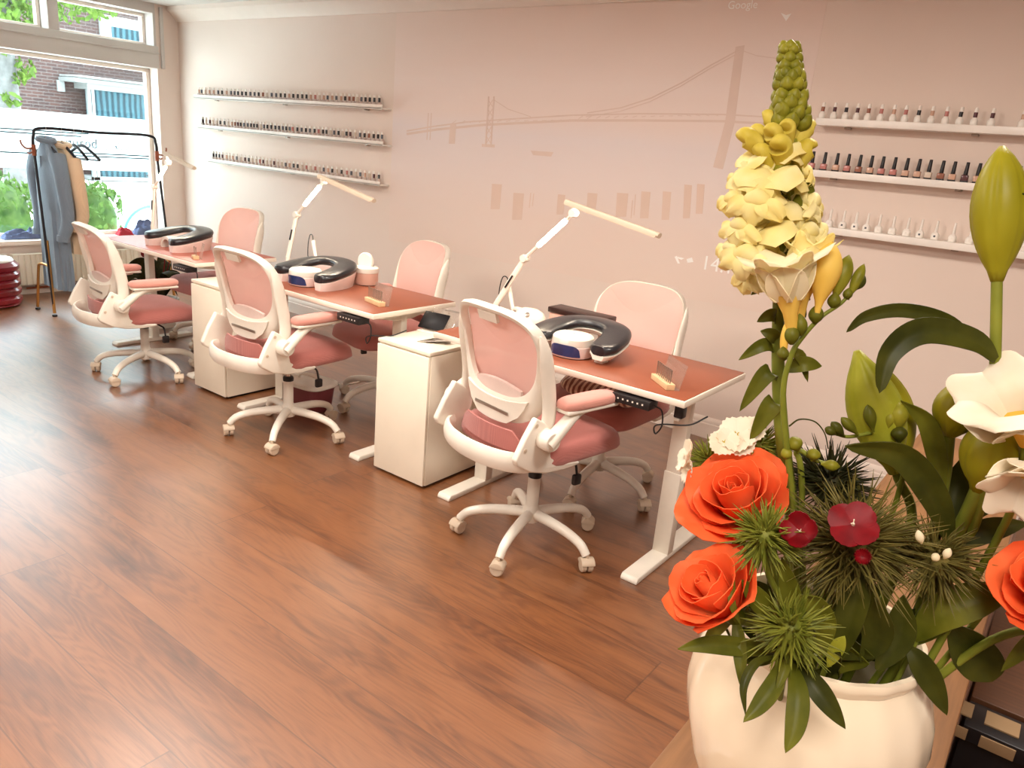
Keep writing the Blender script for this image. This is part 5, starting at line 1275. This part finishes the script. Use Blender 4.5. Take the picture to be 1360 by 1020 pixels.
s6 = spiky(dep(1240, 742, .655), .045, 320, 'spike_olive', 'olive spiky head with tiny pale buds at right of the bouquet', [dep(1225, 810, .68), into(.03, 0)], 5, CAMV(dep(1240, 742, .65)), 1.0, curl=.5)
for (a, b_) in (((1224, 722), (1219, 704)), ((1254, 742), (1262, 728)), ((1240, 745), (1245, 735))): bud(s6, dep(*a, .605), dep(*b_, .6), .0032, 'petal_cream', 'pale_bud', fat=.5)
s7 = spiky(dep(942, 612, .745), .027, 150, 'spike_green', 'green spiky head with white petals at the far left of the bouquet', [dep(975, 640, .73), dep(1030, 740, .73), into(-.03, .03)], 6, (-.6, 0, .8), .9)
blossom5(s7, dep(914, 606, .715), V((-.8, -.5, .25)), .016, 'petal_white', 5, .12, .3, 0, 'white_petal'); blossom5(s7, dep(916, 624, .715), V((-.7, -.7, 0)), .013, 'petal_white', 5, .3, .3, .8, 'white_petal')
s8 = spiky(dep(1008, 592, .73), .030, 150, 'spike_green', 'green spiky head with white dianthus blooms behind the upper rose', [dep(1015, 650, .735), dep(1045, 740, .735), into(-.01, .04)], 7, (0, 0, 1), .9)
for (u, v_, r, sp_) in ((979, 578, .018, 0), (962, 588, .014, .5), (997, 572, .014, 1.1), (985, 590, .013, .7)): blossom5(s8, dep(u, v_, .705), CAMV(dep(u, v_, .7))+V((-.2, 0, .5)), r, 'petal_white', 5, .10, .2, sp_, 'white_petal', 'bud_yellow')
# --- loose foliage: each spray of leaves hangs from its own stem
def spray(label, base, leaves):
    t = flower('leaf_spray', label, 'foliage', base)
    for (pts, w, mt_) in leaves: leafp(t, pts, w, mt_, fold=.3)
    c = [V(l[0][0]) for l in leaves]; m = sum(c, V((0, 0, 0)))/len(c)
    stem([m, m.lerp(V(base), .5)+V((0, 0, .004)), base], .0022, .003, t); return t
spray('long pointed green leaves hanging over the front of the vase', into(-.01, -.05), [
    ([dep(1042, 868, .615), dep(1030, 905, .60), dep(1010, 935, .592), dep(987, 959, .588)], .0075, 'leaf_mid'),
    ([dep(1050, 876, .615), dep(1060, 920, .592), dep(1056, 965, .582), dep(1043, 1000, .578)], .0085, 'leaf_mid'),
    ([dep(1052, 878, .615), dep(1078, 905, .598), dep(1100, 935, .59), dep(1123, 968, .586)], .0085, 'leaf_dark'),
    ([dep(1036, 872, .61), dep(1005, 880, .60), dep(988, 910, .592), dep(990, 950, .588)], .0035, 'leaf_dark'),
    ([dep(1046, 870, .61), dep(1042, 890, .60), dep(1030, 920, .595)], .004, 'leaf_mid')])
spray('flat green leaves reaching left over the vase shoulder under the lower rose', into(-.05, -.03), [
    ([dep(1030, 864, .64), dep(990, 860, .635), dep(940, 856, .632), dep(900, 862, .63)], .008, 'leaf_mid'),
    ([dep(1035, 872, .65), dep(1000, 872, .645), dep(965, 862, .64)], .0075, 'leaf_dark'),
    ([dep(1050, 850, .64), dep(1010, 800, .625), dep(985, 770, .62)], .009, 'leaf_mid'),
    ([dep(1060, 840, .65), dep(1050, 790, .64), dep(1038, 740, .63)], .009, 'leaf_mid'),
    ([dep(975, 770, .62), dep(972, 800, .61), dep(984, 830, .61)], .003, 'leaf_mid')])
spray('dark pointed leaf hanging over the right side of the vase', into(.06, -.01), [
    ([dep(1205, 858, .66), dep(1222, 880, .655), dep(1240, 912, .655), dep(1258, 950, .655)], .0105, 'leaf_dark'),
    ([dep(1215, 850, .67), dep(1250, 815, .655), dep(1300, 795, .645), dep(1350, 785, .64)], .016, 'leaf_mid'),
    ([dep(1262, 830, .67), dep(1285, 858, .67), dep(1308, 888, .67), dep(1318, 905, .67)], .019, 'leaf_dark'),
    ([dep(1190, 860, .68), dep(1240, 830, .67), dep(1290, 805, .66)], .010, 'leaf_mid')])
inner = []
for k in range(26):
    a = rf.uniform(0, 2*PI); r = rf.uniform(.01, .05); b0 = into(r*math.cos(a), r*math.sin(a), .215+rf.uniform(-.03, .01))
    d = V((math.cos(a)*rf.uniform(.25, .85), math.sin(a)*rf.uniform(.25, .85), rf.uniform(.45, 1))); L = rf.uniform(.05, .10)
    inner.append(([b0, b0+d*L*.5+jit(.006), b0+d*L+V((0, 0, -.015))+jit(.008)], rf.uniform(.007, .013), rf.choice(['leaf_dark', 'leaf_dark', 'leaf_mid'])))
spray('mass of dark leaves filling the mouth of the vase', into(0, 0), inner)
spray('broad dark green leaves in the middle below the olive spiky head', into(.01, -.03), [
    ([dep(1045, 850, .69), dep(1015, 800, .70), dep(985, 768, .70)], .015, 'leaf_dark'),
    ([dep(1062, 840, .70), dep(1042, 790, .71), dep(1022, 752, .71)], .014, 'leaf_dark'),
    ([dep(1110, 880, .655), dep(1125, 830, .645), dep(1140, 780, .64), dep(1150, 745, .64)], .012, 'leaf_dark'),
    ([dep(1145, 880, .66), dep(1165, 840, .65), dep(1150, 800, .645), dep(1140, 770, .645)], .014, 'leaf_dark'),
    ([dep(1090, 870, .65), dep(1095, 830, .64), dep(1080, 800, .635), dep(1060, 790, .63)], .010, 'leaf_mid'),
    ([dep(1100, 885, .65), dep(1112, 860, .64), dep(1122, 845, .635)], .006, 'leaf_fresh'),
    ([dep(1165, 890, .67), dep(1195, 840, .665), dep(1200, 790, .66)], .013, 'leaf_dark')])

# --- dark cabinet and label rack right of the counter
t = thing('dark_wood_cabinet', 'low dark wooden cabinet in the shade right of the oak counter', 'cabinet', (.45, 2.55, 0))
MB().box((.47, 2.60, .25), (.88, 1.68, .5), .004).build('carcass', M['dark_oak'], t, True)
t = thing('label_rack', 'black rack with small pale labels in front of the dark cabinet', 'rack', (.4, 1.70, 0))
MB().box((.47, 1.70, .478), (.88, .10, .035), .003).build('rail', M['black_plastic'], t, True)
MB().box((.47, 1.715, .23), (.88, .05, .46), .003).build('back_board', M['black_plastic'], t, True)
for k in range(9):
    MB().box((.062+.085*(k-.62), 1.706, .4975), (.062, .052, .004), .001).build('label_card', M['label_tan'], t, True)
    MB().box((.062+.085*(k-.62), 1.648, .476), (.062, .004, .026), .001).build('label_card', M['label_tan'], t, True)
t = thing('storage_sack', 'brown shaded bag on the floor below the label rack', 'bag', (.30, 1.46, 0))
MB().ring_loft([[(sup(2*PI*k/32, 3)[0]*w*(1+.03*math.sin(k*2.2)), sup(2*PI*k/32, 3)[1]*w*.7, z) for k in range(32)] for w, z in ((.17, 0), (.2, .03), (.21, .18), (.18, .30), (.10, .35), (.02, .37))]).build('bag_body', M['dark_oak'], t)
# ------------------------------------------------------------------ light
def area(name, loc, target, size, power, col, sy=None, shape='RECTANGLE', spread=PI):
    l = bpy.data.lights.new(name, 'AREA'); l.shape = shape; l.size = size; l.size_y = sy or size; l.energy = power; l.color = col; l.spread = spread
    o = bpy.data.objects.new(name, l); C.objects.link(o); o.location = loc
    o.rotation_euler = (V(target)-V(loc)).to_track_quat('-Z', 'Y').to_euler(); return o
WARM = (1, .915, .815); WARM2 = (1, .92, .83)
for x, e in ((-5.2, 4), (-3.6, 25), (-2.0, 34)):
    area('ceiling_and_fill_light', (x, 1.7, 2.50), (x, 1.7, 0), .35, e, WARM)
area('ceiling_and_fill_light', (-.2, 1.9, 2.50), (-.2, 1.9, 0), .5, 36, WARM)
area('ceiling_and_fill_light', (-2.6, -.4, 2.50), (-2.6, -.4, 0), 1.4, 92, WARM2)  # large soft fill added under the ceiling, no fixture behind it
area('ceiling_and_fill_light', (.3, -.6, 2.50), (.3, -.6, 0), .8, 46, WARM2)  # added fill from the camera side to brighten the flowers, not a room lamp
s = bpy.data.lights.new('sun', 'SUN'); s.energy = 7; s.angle = .01; s.color = (1, .96, .88)
so = bpy.data.objects.new('sun', s); C.objects.link(so); so.rotation_euler = V((-.22, -.75, -.85)).to_track_quat('-Z', 'Y').to_euler()
w = bpy.data.worlds.new('world'); bpy.context.scene.world = w; w.use_nodes = True; nt = w.node_tree; nt.nodes.clear()
bg = nt.nodes.new('ShaderNodeBackground'); bg.inputs[0].default_value = (.76, .90, 1, 1); bg.inputs[1].default_value = 10.5
ou = nt.nodes.new('ShaderNodeOutputWorld'); nt.links.new(bg.outputs[0], ou.inputs[0])
sc = bpy.context.scene
sc.view_settings.view_transform = 'Standard'; sc.view_settings.look = 'None'; sc.view_settings.exposure = .1; sc.view_settings.gamma = 1; sc.view_settings.use_curve_mapping = False
sc.cycles.max_bounces = 8; sc.cycles.transparent_max_bounces = 16; sc.cycles.use_denoising = True; sc.cycles.sample_clamp_indirect = 6
